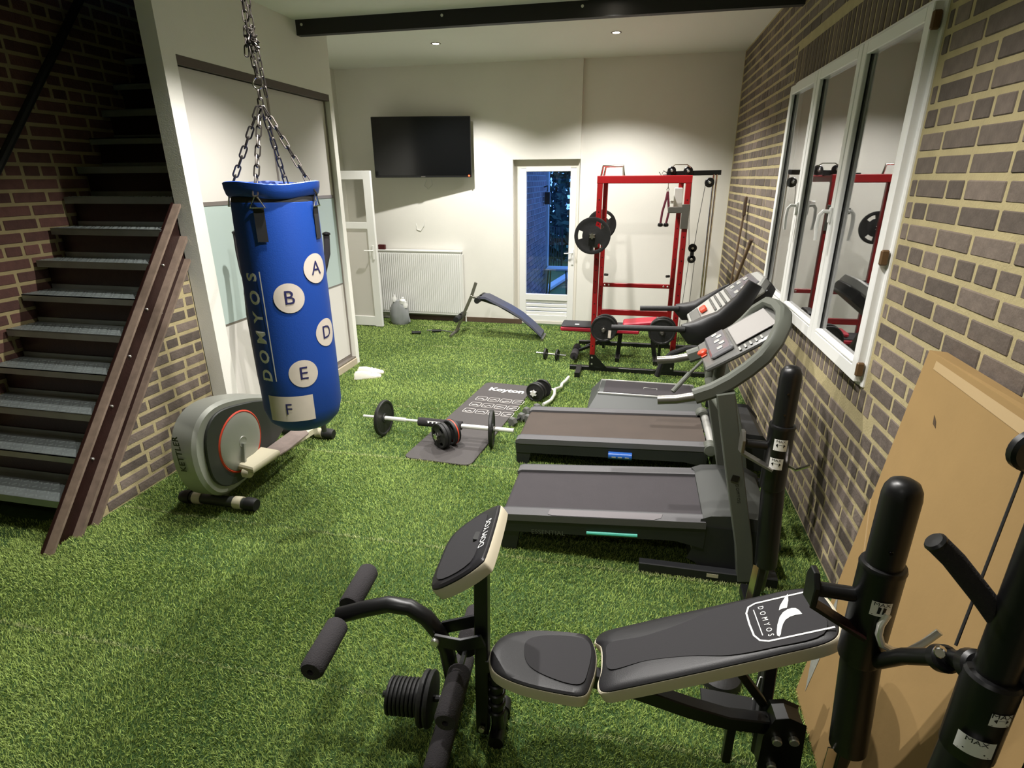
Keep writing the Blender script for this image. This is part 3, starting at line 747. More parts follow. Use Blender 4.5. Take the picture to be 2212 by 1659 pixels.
# ================================================================ ELLIPTICAL TRAINER
el = thing('elliptical_trainer', 'silver and dark grey elliptical trainer standing behind the punching bag', 'elliptical trainer', (-2.62, 2.8, 0))
ex = -2.62
def stab(yc, xw):
    b = B().tube([(ex - xw + .05, yc, .05), (ex + xw - .05, yc, .05)], .036, 14)
    o = obj('stabiliser_bar', b, kdark, el)
    for s_ in (-1, 1):
        obj('end_cap', B().tube([(ex + s_ * (xw - .075), yc, .05), (ex + s_ * (xw - .03), yc, .049), (ex + s_ * xw, yc, .047)], .045, 14, scales=[1, 1, .86]), rubber, o)
        obj('band', B().tube([(ex + s_ * (xw - .16), yc, .05), (ex + s_ * (xw - .10), yc, .05)], .042, 14), pedalm, o)
stab(2.79, .285); stab(3.9, .235)
Mx = Matrix(((0, 0, 1, 0), (1, 0, 0, 0), (0, 1, 0, 0), (0, 0, 0, 1)))
out = [(2.68, .17), (2.80, .105), (2.97, .10), (3.12, .13), (3.3, .2), (3.55, .30), (3.62, .40), (3.55, .50), (3.3, .62), (3.06, .70), (2.86, .735), (2.72, .71), (2.63, .63), (2.585, .5), (2.60, .32)]
obj('flywheel_housing', B().prism(smooth_closed(out, 3), ex - .095, ex + .085, Mx, bev=.02), kgrey, el)
inn = [(2.74, .2), (2.85, .15), (3.0, .14), (3.15, .17), (3.5, .31), (3.56, .40), (3.5, .48), (3.25, .60), (3.02, .66), (2.86, .685), (2.76, .66), (2.69, .58), (2.665, .46), (2.675, .3)]
obj('side_cover', B().prism(smooth_closed(inn, 3), ex + .07, ex + .1, Mx, bev=.006), kdark, el)
obj('orange_ring', B().lathe([(.198, 0), (.205, .006), (.214, 0)], Matrix.Translation((ex + .1, 2.975, .41)) @ Matrix.Rotation(PI / 2, 4, 'Y'), 40), orange, el)
obj('crank_disc', B().lathe([(0, .014), (.05, .016), (.11, .010), (.16, .013), (.198, .004), (.2, 0)], Matrix.Translation((ex + .1, 2.975, .41)) @ Matrix.Rotation(PI / 2, 4, 'Y'), 40), kgrey, el)
obj('disc_emblem', B().lathe([(.03, .0), (.036, .004), (.04, 0)], Matrix.Translation((ex + .114, 2.975, .41)) @ Matrix.Rotation(PI / 2, 4, 'Y'), 20), silver, el)
obj('crank_arm', B().bar([(ex + .118, 2.97, .40), (ex + .125, 2.93, .24)], .02, .03, up=(1, 0, 0)), kgrey, el)
text('KETTLER', .058, 1.1, plane_M((ex - .01, 2.5735, .5), (0, -.06, 1), (-1, 0, 0)), black, el, bold=.0015)
text('KETTLER', .03, 1, plane_M((ex + .102, 3.38, .42), (0, 1, -.25), (0, .25, 1)), silver, el)
obj('main_rail', B().bar([(ex, 2.79, .06), (ex, 2.97, .13), (ex, 3.3, .14), (ex, 3.9, .06)], .06, .05), steel, el)
obj('mast', B().tube([(ex, 3.78, .1), (ex, 3.74, .7), (ex, 3.70, 1.28)], .04, 12), kdark, el)
obj('console', B().box((ex, 3.68, 1.36), (.26, .08, .17), rot=(-.4, 0, 0), bev=.02), kdark, el)
for s_, ph in ((1, 0), (-1, 1)):
    px_ = ex + s_ * .17
    yy, zz = (2.9, .22) if ph == 0 else (3.05, .6)
    pa = obj('pedal_arm', B().bar([(px_, yy + .02, zz), (px_, 3.75, .16)], .035, .05).disc((px_, yy, zz), (1, 0, 0), .035, .06), pedalm if ph == 0 else kdark, el)
    dz = (.16 - zz) / (3.75 - yy); zc = zz + dz * .45
    obj('pedal', B().prism([(px_ - .07, yy + .25), (px_ + .075, yy + .23), (px_ + .09, yy + .35), (px_ + .085, yy + .62), (px_ + .03, yy + .67), (px_ - .07, yy + .64)], zc + .03, zc + .055, bev=.008), pedaltop, pa)
    obj('pedal_cup', B().prism([(px_ - .08, yy + .0), (px_ + .07, yy - .03), (px_ + .085, yy + .25), (px_ - .08, yy + .27)], zz + .01, zz + .055, bev=.012), pedalm, pa) if ph == 0 else None
    obj('swing_arm', B().tube([(ex + s_ * .24, 3.76, .14), (ex + s_ * .24, 3.72, .6), (ex + s_ * .24, 3.71, 1.1), (ex + s_ * .25, 3.74, 1.27)], .02, 10), kdark, el)
    hb = obj('handle', B().tube([(ex + s_ * .25, 3.74, 1.25), (ex + s_ * .275, 3.79, 1.33), (ex + s_ * .345, 3.86, 1.42), (ex + s_ * .375, 3.89, 1.55), (ex + s_ * .38, 3.9, 1.69)], .023, 12), foam, el)
    obj('handle_cap', B().axis((ex + s_ * .38, 3.9, 1.685), (0, 0, 1), [(.028, 0), (.03, .006), (.028, .014), (.012, .022), (0, .024)], 14), black, hb)

# ================================================================ TREADMILLS
def lerp(a, b, t): return a + (b - a) * t
def treadmill(name, label, x0, x1, y0, y1, zl, zr, beltmat, hood):
    t = thing(name, label, 'treadmill', ((x0 + x1) / 2, (y0 + y1) / 2, 0))
    zt = lambda x: lerp(zl, zr, (x - x0) / (x1 - x0))
    rw_ = .085
    for s_, ya, yb in ((0, y0, y0 + rw_), (1, y1 - rw_, y1)):
        b = B()
        p = [(x0 + .0, zt(x0) - .012), (x0 + .03, zt(x0) + .0), (x1, zt(x1)), (x1, zt(x1) - .035), (x0 + .03, zt(x0) - .035), (x0, zt(x0) - .03)][::-1]
        My = Matrix(((1, 0, 0, 0), (0, 0, 1, 0), (0, 1, 0, 0), (0, 0, 0, 1)))
        b.prism(p[::-1], ya, yb, My, bev=.004)
        r_ = obj('foot_rail', b, railgrey, t)
        p = [(x0 + .01, zt(x0) - .11), (x0, zt(x0) - .035), (x1, zt(x1) - .035), (x1, zt(x1) - .16), (x1 - .15, zt(x1) - .13)][::-1]
        yo = (y0 + .004, y0 + .03) if s_ == 0 else (y1 - .03, y1 - .004)
        obj('side_skirt', B().prism(p[::-1], yo[0], yo[1], My, bev=.006), tmdark, t)
        obj('rear_foot', B().prism([(x0 + .012, .0), (x0 + .0, zt(x0) - .05), (x0 + .12, zt(x0) - .06), (x0 + .09, 0)], *((y0 + .01, y0 + .07) if s_ == 0 else (y1 - .07, y1 - .01)), My, bev=.006), tmdark, t)
    b = B(); yc0, yc1 = y0 + rw_ - .012, y1 - rw_ + .012
    n = 10; up = [(x0 + .03 + .028 * math.cos(a_), zt(x0) - .042 + .028 * math.sin(a_)) for a_ in np.linspace(-PI / 2, -3 * PI / 2, n)]
    prof = up + [(x1, zt(x1) - .014), (x1, zt(x1) - .07)]
    vs = [(p[0], yy, p[1]) for yy in (yc0, yc1) for p in prof]; k = len(prof)
    b.add(vs, [(i, i + 1, k + i + 1, k + i) for i in range(k - 1)] + [(k - 1, 0, k, 2 * k - 1)])
    obj('belt', b, beltmat, t)
    obj('deck_frame', B().box(((x0 + x1) / 2, (y0 + y1) / 2, (zl + zr) / 2 - .1), (x1 - x0 - .1, y1 - y0 - .08, .05), rot=(0, -math.atan2(zr - zl, x1 - x0), 0)), tmdark, t)
    return t
t1 = treadmill('treadmill', 'nearest grey treadmill with teal side stripe and closed oval handlebar', -.665, .47, 2.72, 3.34, .245, .335, beltm, 0)
My = Matrix(((1, 0, 0, 0), (0, 0, 1, 0), (0, 1, 0, 0), (0, 0, 0, 1)))
# motor hood
b = B(); sec = [(.46, .336), (.50, .352), (.62, .366), (.76, .358), (.82, .325), (.845, .22), (.82, .14), (.46, .15)]
b.prism(sec, 2.735, 3.325, My, bev=.02); obj('motor_hood', b, hoodm, t1)
obj('lower_shroud', B().prism([(.40, .10), (.47, .30), (.83, .30), (.80, .07), (.5, .06)], 2.728, 3.33, My, bev=.01), tmdark, t1)
obj('hood_sticker', B().box((.66, 2.93, .3655), (.06, .035, .001), rot=(0, .05, 0)), white, t1)
obj('rail_inlay', B().prism([(-.36, 2.727), (.2, 2.727), (.24, 2.75), (.25, 2.79), (-.38, 2.79), (-.385, 2.74)], 0, .001, Matrix(((1, 0, 0, 0), (0, 1, 0, 0), (.079, 0, 1, .2985), (0, 0, 0, 1)))), mat('rail_inlay_grey', '6a6668', .7), t1)
obj('teal_stripe', B().tube([(-.16, 2.722, .185), (.12, 2.722, .205)], .010, 8), teal, t1)
text('ESSENTIAL', .04, 1.05, plane_M((-.38, 2.7225, .155), (1, 0, .06), (-.06, 0, 1)), tmgrey, t1)
for yy, nm in ((2.70, 'near'), (3.35, 'far')):
    up_ = obj('upright', B().bar([(.70, yy, .03), (.665, yy, .25), (.55, yy, .75), (.475, yy, 1.09)], .085, .055, up=(0, 1, 0)), tmgrey, t1)
    if nm == 'near':
        text('DOMYOS', .022, 1.3, plane_M((.595, yy - .0285, .56), (.21, 0, -1), (1, 0, .21)), black, up_)
        obj('badge', B().box((.572, yy - .029, .645), (.035, .002, .035), rot=(0, .2, 0)), black, up_)
obj('base_rail', B().bar([(.14, 2.70, .035), (.86, 2.70, .035)], .05, .06), tmdark, t1); obj('base_rail', B().bar([(.14, 3.35, .035), (.86, 3.35, .035)], .05, .06), tmdark, t1)
obj('cross_rail', B().bar([(.84, 2.7, .035), (.84, 3.35, .035)], .05, .05), tmdark, t1); obj('base_sticker', B().box((.53, 2.6735, .04), (.06, .001, .022)), pedalm, t1)
obj('pivot_plate', B().prism([(.40, .19), (.47, .20), (.62, .07), (.62, .02), (.46, .02)], 2.735, 2.75, My), tmgrey, t1)
# closed oval handlebar: near bar, top loop, far bar
near = [(.162, 2.72, 1.02), (.25, 2.72, 1.03), (.337, 2.72, 1.052), (.42, 2.72, 1.09), (.499, 2.72, 1.145), (.57, 2.72, 1.21), (.628, 2.72, 1.275), (.672, 2.74, 1.345)]
far = [(p[0] + .012, 3.30 + (2.72 - p[1]), p[2] + .03) for p in near]
loop = near + [(.71, 2.80, 1.41), (.735, 2.92, 1.445), (.738, 3.05, 1.45), (.725, 3.2, 1.435)] + far[::-1]
obj('handlebar', B().sweep(loop[2:-2], [(a_ * .036, b2 * .026) for a_, b2 in ((-1, -.6), (-.6, -1), (.6, -1), (1, -.6), (1, .6), (.6, 1), (-.6, 1), (-1, .6))], up=(0, 1, 0)), tmgrey, t1)
for pts_ in (near[:4], far[:4]): obj('grip', B().tube(pts_, .023, 12), steel, t1, label='brushed metal pulse grip')
Mc = lambda x, y, z, pit: Matrix.Translation((x, y, z)) @ Matrix.Rotation(-pit, 4, 'Y')
con = obj('console', B().add(*(lambda q: (q.v, q.f))(B().prism([(-.17, -.21), (.0, -.235), (.14, -.24), (.24, -.21), (.29, -.12), (.29, .12), (.24, .21), (.14, .24), (0, .235), (-.17, .21)], -.03, .0, bev=.01)), Mc(.52, 3.02, 1.27, .62)), conso, t1)
obj('tablet_tray', B().add(*(lambda q: (q.v, q.f))(B().box((.12, 0, .012), (.21, .32, .008), bev=.003)), Mc(.52, 3.02, 1.27, .62)), mat('tray_grey', '8a8784', .5), con)
obj('display', B().add(*(lambda q: (q.v, q.f))(B().box((-.06, 0, .012), (.12, .34, .03), bev=.012)), Mc(.52, 3.02, 1.27, .62)), clearp, con)
for i in range(5): obj('display_key', B().add(*(lambda q: (q.v, q.f))(B().box((-.06 + .02 * (i % 2), -.12 + i * .06, .03), (.03, .03, .006), bev=.002)), Mc(.52, 3.02, 1.27, .62)), silver, con)
obj('safety_key', B().add(*(lambda q: (q.v, q.f))(B().disc((-.15, -.01, .018), (0, 0, 1), .026, .02).box((-.15, 0, .006), (.03, .1, .006), bev=.002)), Mc(.52, 3.02, 1.27, .62)), orange, con)
for i in range(5): obj('vent_slat', B().add(*(lambda q: (q.v, q.f))(B().box((.02 + i * .028, -.21, .004), (.012, .045, .006), bev=.002)), Mc(.52, 3.02, 1.27, .62)), silver, con)
for ya_, yb_ in ((2.90, 2.93), (3.14, 3.12)): obj('console_post', B().tube([(.46, ya_, 1.0), (.475, yb_, 1.18)], .028, 12), tmgrey, t1)
obj('cross_tube', B().tube([(.49, 2.7, .99), (.46, 2.9, 1.0), (.46, 3.14, 1.0), (.49, 3.35, .99)], .028, 12), tmgrey, t1)
# treadmill two
t2 = treadmill('treadmill', 'second treadmill with blue oval badge and big sloping silver console', -.79, .60, 3.79, 4.45, .21, .275, beltm2, 0)
for yy, zz in ((3.83, .25), (4.41, .27)): obj('roller_end', B().disc((.62, yy, zz), (0, 1, 0), .05, .09), tmgrey, t2)
obj('front_roller', B().tube([(.64, 3.88, .25), (.64, 4.37, .26)], .03, 12), silver, t2)
obj('blue_badge', B().tube([(-.09, 3.788, .145), (.08, 3.788, .15)], .028, 12, scales=None), blueb, t2)
obj('badge_print', B().box((-.05, 3.759, .145), (.03, .002, .008)).box((-.005, 3.759, .146), (.03, .002, .008)).box((.045, 3.759, .147), (.03, .002, .008)), silver, t2)
obj('motor_hood', B().prism([(.66, .12), (.67, .30), (.74, .37), (.95, .36), (1.02, .28), (1.02, .12)], 3.83, 4.42, My, bev=.02), tmdark, t2)
for yy in (3.80, 4.45):
    obj('upright', B().bar([(.86, yy, .04), (.80, yy, .35), (.66, yy, .8), (.55, yy, 1.08)], .07, .05, up=(0, 1, 0)), tmgrey, t2)
    obj('base_rail', B().bar([(.1, yy, .03), (1.0, yy, .03)], .05, .05), tmdark, t2)
    pod = B(); 
    obj('arm_pod', B().sweep([(.33, yy, 1.13), (.40, yy, 1.10), (.50, yy, 1.11), (.60, yy, 1.2)] + ([(.70, yy, 1.32), (.76, yy, 1.44)] if yy < 4 else [(.68, yy - .03, 1.27), (.72, yy - .05, 1.31)]), [(a_ * .05, b2 * .032) for a_, b2 in ((-1, -.6), (-.6, -1), (.6, -1), (1, -.6), (1, .6), (.6, 1), (-.6, 1), (-1, .6))], up=(0, 1, 0), scales=[.5, 1.5, 2.0, 1.3, 1.1, .9] if yy < 4 else [.5, 1.3, 1.5, 1.0, .8, .6]), black, t2)
    obj('handlebar', B().tube([(-.12 if yy < 4 else .07, yy - .02, 1.115), (.36, yy - .02, 1.125)], .020, 12), rubber, t2)
Mq = Matrix.Translation((.62, 4.12, 1.27)) @ Matrix.Rotation(-.67, 4, 'Y')
def tr(q, Mm): return B().add(q.v, q.f, Mm)
con = obj('console', tr(B().prism([(-.27, -.2), (-.05, -.25), (.24, -.22), (.3, -.12), (.3, .12), (.24, .22), (-.05, .25), (-.27, .2)], -.07, 0, bev=.012), Mq), silver, t2)
obj('console_back', tr(B().prism([(-.15, -.2), (.26, -.2), (.31, -.1), (.31, .1), (.26, .2), (-.15, .2)], -.13, -.06, bev=.01), Mq), black, con)
obj('display', tr(B().box((.15, 0, .004), (.2, .34, .012), bev=.004), Mq), clearp, con)
for i in range(6): obj('key_pad', tr(B().box((.1 + .05 * (i % 3), -.1 + .18 * (i // 3), .013), (.03, .06, .006), bev=.002), Mq), silver, con)
for i in range(4): obj('bottle_rib', tr(B().box((-.07 + i * .04, 0, .006), (.016, .36, .02), bev=.006), Mq), conso, con)
obj('safety_key', tr(B().box((-.14, -.02, .02), (.05, .09, .03), bev=.008), Mq), orange, con)
obj('key_tray', tr(B().box((-.21, 0, .004), (.07, .3, .012), bev=.004), Mq), conso, con)

# vibration platform
vp = thing('vibration_platform', 'low grey step-up platform with silver rim between treadmill and rack', 'exercise platform', (.18, 5.1, 0))
vb = [(-.30, 4.72), (.70, 4.72), (.68, 5.3), (-.27, 5.3)]
obj('base', B().rings([[(-.32, 4.70, .015), (.70, 4.70, .015), (.70, 5.32, .015), (-.32, 5.32, .015)], [(-.33, 4.72, .09), (.71, 4.72, .09), (.70, 5.32, .09), (-.33, 5.32, .09)], [(-.25, 4.93, .195), (.66, 4.93, .195), (.63, 5.29, .2), (-.24, 5.29, .2)]]), mat('platform_grey', '3d403e', .55), vp)
obj('silver_rim', B().tube([(-.245, 4.93, .197), (.655, 4.93, .197), (.63, 5.285, .2), (-.235, 5.285, .2)], .011, 8, closed=True), silver, vp)
obj('non_slip_top', B().prism([(-.2, 4.95), (.63, 4.95), (.60, 5.27), (-.19, 5.27)], .198, .206, bev=.003), beltm, vp)
obj('top_emblem', B().tube([(.17, 5.08, .208), (.17, 5.12, .208), (.29, 5.12, .208), (.29, 5.08, .208)], .004, 6), silver, vp)
obj('tilt_strut', B().tube([(.42, 4.95, .25), (.56, 5.05, .40)], .022, 10).tube([(.55, 5.04, .39), (.68, 5.12, .52)], .014, 10), tmgrey, vp)
obj('side_column', B().tube([(.78, 5.2, .03), (.80, 5.22, .5), (.78, 5.25, .9)], .03, 10).box((.76, 5.25, .93), (.1, .2, .12), bev=.02), tmdark, vp)
obj('hand_loop', B().tube([(.30, 5.45, .22), (.33, 5.45, .36), (.42, 5.45, .46), (.56, 5.4, .54), (.78, 5.3, .6)], .028, 10), rubber, vp)

# ================================================================ POWER RACK
rk = thing('power_rack', 'tall red power rack with black base and lat pulley by back wall', 'power rack', (.04, 6.7, 0))
FY, RY, LX, RX = 6.15, 7.22, -.392, .478; W_ = .055
def upb(x, y, z0=0.1, z1=2.03): return B().bar([(x, y, z0), (x, y, z1)], W_, W_, up=(0, 1, 0))
for (x, y) in ((LX, FY), (RX, FY), (LX, RY), (RX, RY)):
    u = obj('upright', upb(x, y), redp, rk)
    hb_ = B()
    for k in range(14): hb_.disc((x, y - W_ / 2 - .0005, .3 + k * .12), (0, 1, 0), .007, .002, seg=8)
    obj('peg_hole', hb_, black, u, kind='stuff')
for y in (FY, RY):
    obj('top_rail', B().bar([(LX - .03, y, 2.055), (RX + .03, y, 2.055)], W_ + .006, W_ + .02), redp, rk)
    br = obj('base_rail', B().bar([(LX - .25, y, .03), (RX + .5, y, .03)], .05, .05), black, rk)
    for x in (LX, RX):
        s_ = 1 if x < 0 else -1
        g = obj('gusset', B().prism([(x - s_ * .03, .055), (x - s_ * .03, .2), (x + s_ * .03, .2), (x + s_ * .17, .055)] if s_ > 0 else [(x + .03, .055), (x - .17, .055), (x - .03, .2), (x + .03, .2)], y - .034, y - .028, My), black, rk)
        for zz in (.09, .165): obj('bolt', B().disc((x, y - .037, zz), (0, 1, 0), .011, .008, seg=8), screwm, g)
for x in (LX, RX): obj('side_top_rail', B().bar([(x, FY + .03, 2.05), (x, RY - .03, 2.05)], .05, .05), redp, rk)
obj('rear_crossbar', B().bar([(LX, RY, .80), (RX, RY, .80)], .04, .05), redp, rk)
for x in (LX + .05, LX + .10, RX - .05, RX - .10): obj('bolt', B().disc((x, RY - .025, .80), (0, 1, 0), .011, .008, seg=8), screwm, rk)
obj('lower_crossbar', B().bar([(LX, RY, .45), (RX, RY, .45)], .04, .07), redp, rk)
for x in (LX + .04, RX - .04): obj('knob', B().tube([(x, RY - .02, .93), (x + .04 * (1 if x < 0 else -1), RY - .04, .93)], .016, 8), black, rk)
obj('side_foot', B().bar([(LX - .14, FY - .28, .03), (LX - .14, FY + .02, .03)], .06, .055), black, rk)
# storage horns
for x in (-.27, .335): obj('storage_horn', B().bar([(x, FY, .54), (x, 5.86, .54)], .04, .04) if False else B().tube([(x, FY + .02, .545), (x, 5.84, .55)], .014, 10), steel, rk)
# pull-up handles on the top
hbt = obj('pull_up_handle', B().tube([(-.41, 6.5, 2.08), (-.39, 6.5, 2.19), (-.18, 6.5, 2.19), (-.17, 6.5, 2.08)], .012, 8).tube([(-.40, 6.85, 2.08), (-.38, 6.85, 2.19), (-.19, 6.85, 2.19), (-.17, 6.85, 2.08)], .012, 8), chrome, rk)
obj('handle_crossbar', B().bar([(-.30, FY, 2.055), (-.30, RY, 2.055)], .05, .05).bar([(-.17, FY, 2.055), (-.17, RY, 2.055)], .04, .05), redp, rk)
# lat pulley arm
obj('pulley_arm', B().bar([(.28, 6.7, 2.11), (.84, 6.7, 2.12)], .05, .05).bar([(.28, FY, 2.09), (.28, RY, 2.09)], .04, .03), black, rk)
for (x, z, r) in ((.33, 2.14, .045), (.50, 2.135, .05), (.73, 2.02, .05)):
    p = obj('pulley', B().disc((x, 6.66, z), (0, 1, 0), r, .03).disc((x, 6.64, z), (0, 1, 0), r * .5, .03), black, rk); obj('pulley_pin', B().disc((x, 6.62, z), (0, 1, 0), .013, .012, seg=10), screwm, p)
obj('arm_handle', B().tube([(.33, 6.62, 2.18), (.36, 6.62, 2.2), (.48, 6.62, 2.2), (.52, 6.62, 2.17)], .006, 6), chrome, rk)
obj('hook_spring', B().tube([(.20, 6.65, 2.13), (.225, 6.65, 2.09), (.245, 6.65, 2.14), (.28, 6.65, 2.12)], .005, 6), steel, rk)
for x in (.77, .80): obj('guide_rod', B().tube([(x, 6.68, 2.1), (x, 6.68, .06)], .011, 8), chrome, rk)
obj('cable', B().tube([(.545, 6.65, 2.11), (.56, 6.65, 1.6), (.585, 6.65, 1.36)], .003, 5).tube([(.69, 6.65, 2.0), (.655, 6.65, 1.6), (.64, 6.65, 1.36)], .003, 5).tube([(.60, 6.65, 1.22), (.57, 6.65, .6), (.565, 6.65, .1)], .003, 5).tube([(.66, 6.65, 1.22), (.65, 6.65, .6), (.645, 6.65, .1)], .003, 5), castiron, rk)
p = obj('double_pulley', B().disc((.625, 6.65, 1.335), (0, 1, 0), .047, .03).disc((.625, 6.65, 1.215), (0, 1, 0), .045, .03).box((.625, 6.65, 1.275), (.04, .03, .12), bev=.004), black, rk)
obj('pulley_pin', B().disc((.625, 6.63, 1.335), (0, 1, 0), .013, .012, seg=10).disc((.625, 6.63, 1.215), (0, 1, 0), .013, .012, seg=10), screwm, p)
obj('bar_catch', B().box((.40, RY - .04, 1.80), (.14, .012, .03), bev=.002).box((.455, RY - .045, 1.85), (.1, .05, .22), bev=.006), bright, rk, label='pale grey metal bar catch')
obj('bar_catch', B().box((.47, FY - .035, 1.70), (.075, .02, .24), bev=.004).box((.38, FY - .03, 1.765), (.16, .03, .06), bev=.004), steel, rk, label='grey steel bar catch')
obj('bar_catch', B().box((LX - .03, FY - .035, 1.45), (.075, .02, .14), bev=.004), steel, rk); obj('bar_catch', B().box((LX - .03, RY - .035, 1.47), (.075, .02, .14), bev=.004), steel, rk)
# triceps rope
rp = thing('triceps_rope', 'burgundy triceps rope hanging from the rack pulley cable', 'rope', (.30, 6.6, 1.58))
for s_ in (-1, 1): obj('rope', B().tube([(.305, 6.6, 1.93), (.305 + s_ * .012, 6.6, 1.85), (.30 + s_ * .035, 6.6, 1.72), (.285 + s_ * .03, 6.6, 1.60)], .012, 8), rope, rp); obj('end_ball', B().axis((.285 + s_ * .03, 6.6, 1.56), (0, 0, 1), [(0, 0), (.026, .008), (.03, .022), (.024, .04), (0, .046)], 12), black, rp)
obj('carabiner', B().tube([(.305, 6.6, 2.07), (.305, 6.6, 1.97), (.292, 6.6, 1.95), (.305, 6.6, 1.925), (.318, 6.6, 1.95), (.307, 6.6, 1.97)], .004, 6), chrome, rp)
# weight plate with three grip slots: outline geometry
def grip_plate(p, d, r, t, m=castiron):
    """disc with three oval through-holes, axis d"""
    x, y, z = frame(d); n = 48; b = B(); H = t / 2
    M_ = Matrix(((x.x, y.x, z.x, p[0]), (x.y, y.y, z.y, p[1]), (x.z, y.z, z.z, p[2]), (0, 0, 0, 1)))
    r1, r2 = r * .56, r * .80; gap = set()
    for c_ in (5, 21, 37): gap |= {c_ + i for i in range(5)}
    def P(rr_, i, zz): a_ = 2 * PI * i / n; return (rr_ * math.cos(a_), rr_ * math.sin(a_), zz)
    R_ = [.02, r * .22, r1, r2, r * .92, r]; Z_ = [H, H, H * .6, H * .6, H, H * .8]
    vs = []; fs = []
    for s_ in (1, -1):
        for rr_, zz in zip(R_, Z_): vs += [P(rr_, i, s_ * zz) for i in range(n)]
    K = len(R_)
    for side in (0, 1):
        o_ = side * K * n
        for k in range(K - 1):
            for i in range(n):
                if k == 2 and i in gap: continue
                q = [o_ + k * n + i, o_ + (k + 1) * n + i, o_ + (k + 1) * n + (i + 1) % n, o_ + k * n + (i + 1) % n]
                fs.append(q if side == 0 else q[::-1])
    bo = K * n
    for k in (0, K - 1):
        for i in range(n):
            q = [k * n + i, bo + k * n + i, bo + k * n + (i + 1) % n, k * n + (i + 1) % n]; fs.append(q if k == K - 1 else q[::-1])
    for i in range(n):
        if i in gap:
            for k, fl in ((2, 0), (3, 1)):
                q = [k * n + i, bo + k * n + i, bo + k * n + (i + 1) % n, k * n + (i + 1) % n]; fs.append(q[::-1] if fl else q)
            for e, cond in ((i, (i - 1) % n not in gap), (i + 1, (i + 1) % n not in gap)):
                if cond: e %= n; fs.append([2 * n + e, 3 * n + e, bo + 3 * n + e, bo + 2 * n + e])
    return b.add(vs, fs, M_)
def solid_plate(p, d, r, t, m=castiron):
    h = t / 2
    return B().axis(p, d, [(.014, -h), (r * .25, -h), (r * .27, -h * .55), (r * .82, -h * .55), (r * .88, -h), (r * .97, -h), (r, -h * .6), (r, h * .6), (r * .97, h), (r * .88, h), (r * .82, h * .55), (r * .27, h * .55), (r * .25, h), (.014, h)], 36)
def star_nut(p, d, r=.03, t=.03):
    pl = [(r * (1 if i % 2 else .66) * math.cos(2 * PI * i / 12), r * (1 if i % 2 else .66) * math.sin(2 * PI * i / 12)) for i in range(12)]
    x, y, z = frame(d); M_ = Matrix(((x.x, y.x, z.x, p[0]), (x.y, y.y, z.y, p[1]), (x.z, y.z, z.z, p[2]), (0, 0, 0, 1)))
    return B().prism(pl, -t / 2, t / 2, M_, bev=.003)
bbl = thing('barbell', 'loaded barbell resting on the left uprights of the red rack', 'barbell', (-.435, 6.7, 1.51))
obj('bar', B().tube([(-.435, 5.90, 1.515), (-.43, 7.52, 1.515)], .014, 12), chrome, bbl)
for y in (5.965, 7.44):
    obj('plate', grip_plate((-.435, y, 1.515), (0, -1, 0), .185, .035), rubber, bbl)
obj('collar_nut', star_nut((-.435, 5.935, 1.515), (0, -1, 0), .036), chrome, bbl)
for i, x in enumerate((-.27, .335)):
    lab = ['round black weight plate stored on the rack horn nearer the glass door', 'round black weight plate stored on the rack horn nearer the treadmills'][i]
    t = thing('weight_plate', lab, 'weight plate', (x, 5.95, .55), 'plates stored low on the red rack')
    obj('disc', solid_plate((x, 5.93, .55), (0, 1, 0), .14, .03), castiron, t); obj('rear_disc', solid_plate((x + .01, 5.985, .56), (0, 1, 0), .14, .05), castiron, t)
    if i == 0: obj('paper_label', B().box((x + .065, 5.912, .50), (.03, .002, .085), rot=(0, .05, 0)), patch, t)
    obj('hub', B().disc((x, 5.91, .55), (0, 1, 0), .02, .03, seg=12), steel, t)
    obj('stand_leg', B().bar([(x, 6.05, .5), (x + .0, 6.1, .2 if i else .3)], .03, .05), black, t)
# bench inside the rack
rb = thing('flat_bench', 'low red and black flat bench standing inside the power rack', 'weight bench', (-.2, 6.7, 0))
obj('seat_pad', B().box((-.35, 6.7, .40), (.92, .27, .03), bev=.014), strapm, rb); obj('pad_side', B().box((-.35, 6.7, .365), (.93, .28, .05), bev=.012), redvinyl, rb)
obj('pad_tag', B().box((-.62, 6.62, .4165), (.05, .04, .002)), white, rb)
obj('frame_rail', B().bar([(.30, 6.7, .46), (-.1, 6.7, .33), (-.50, 6.7, .12)], .05, .04), black, rb)
obj('leg', B().bar([(.25, 6.7, .42), (.32, 6.7, .02)], .05, .04), black, rb); obj('foot_bar', B().bar([(.32, 6.45, .03), (.32, 6.95, .03)], .05, .05), black, rb)
obj('back_pad', B().box((.12, 6.7, .46), (.4, .25, .05), rot=(0, -.12, 0), bev=.015), redvinyl, rb)
obj('leg', B().bar([(-.1, 6.7, .33), (-.12, 6.7, .02)], .05, .04), black, rb); obj('foot_bar', B().bar([(-.12, 6.5, .03), (-.12, 6.9, .03)], .05, .05), black, rb)
obj('leg_roller', B().tube([(-.62, 6.34, .10), (-.62, 6.52, .10)], .045, 14), foam, rb); obj('leg_roller', B().tube([(-.62, 6.56, .10), (-.62, 6.74, .10)], .045, 14), foam, rb)
obj('roller_axle', B().tube([(-.62, 6.3, .10), (-.62, 6.78, .10)], .012, 8), black, rb)
obj('roller_arm', B().bar([(-.46, 6.66, .14), (-.62, 6.54, .10)], .035, .03), black, rb)

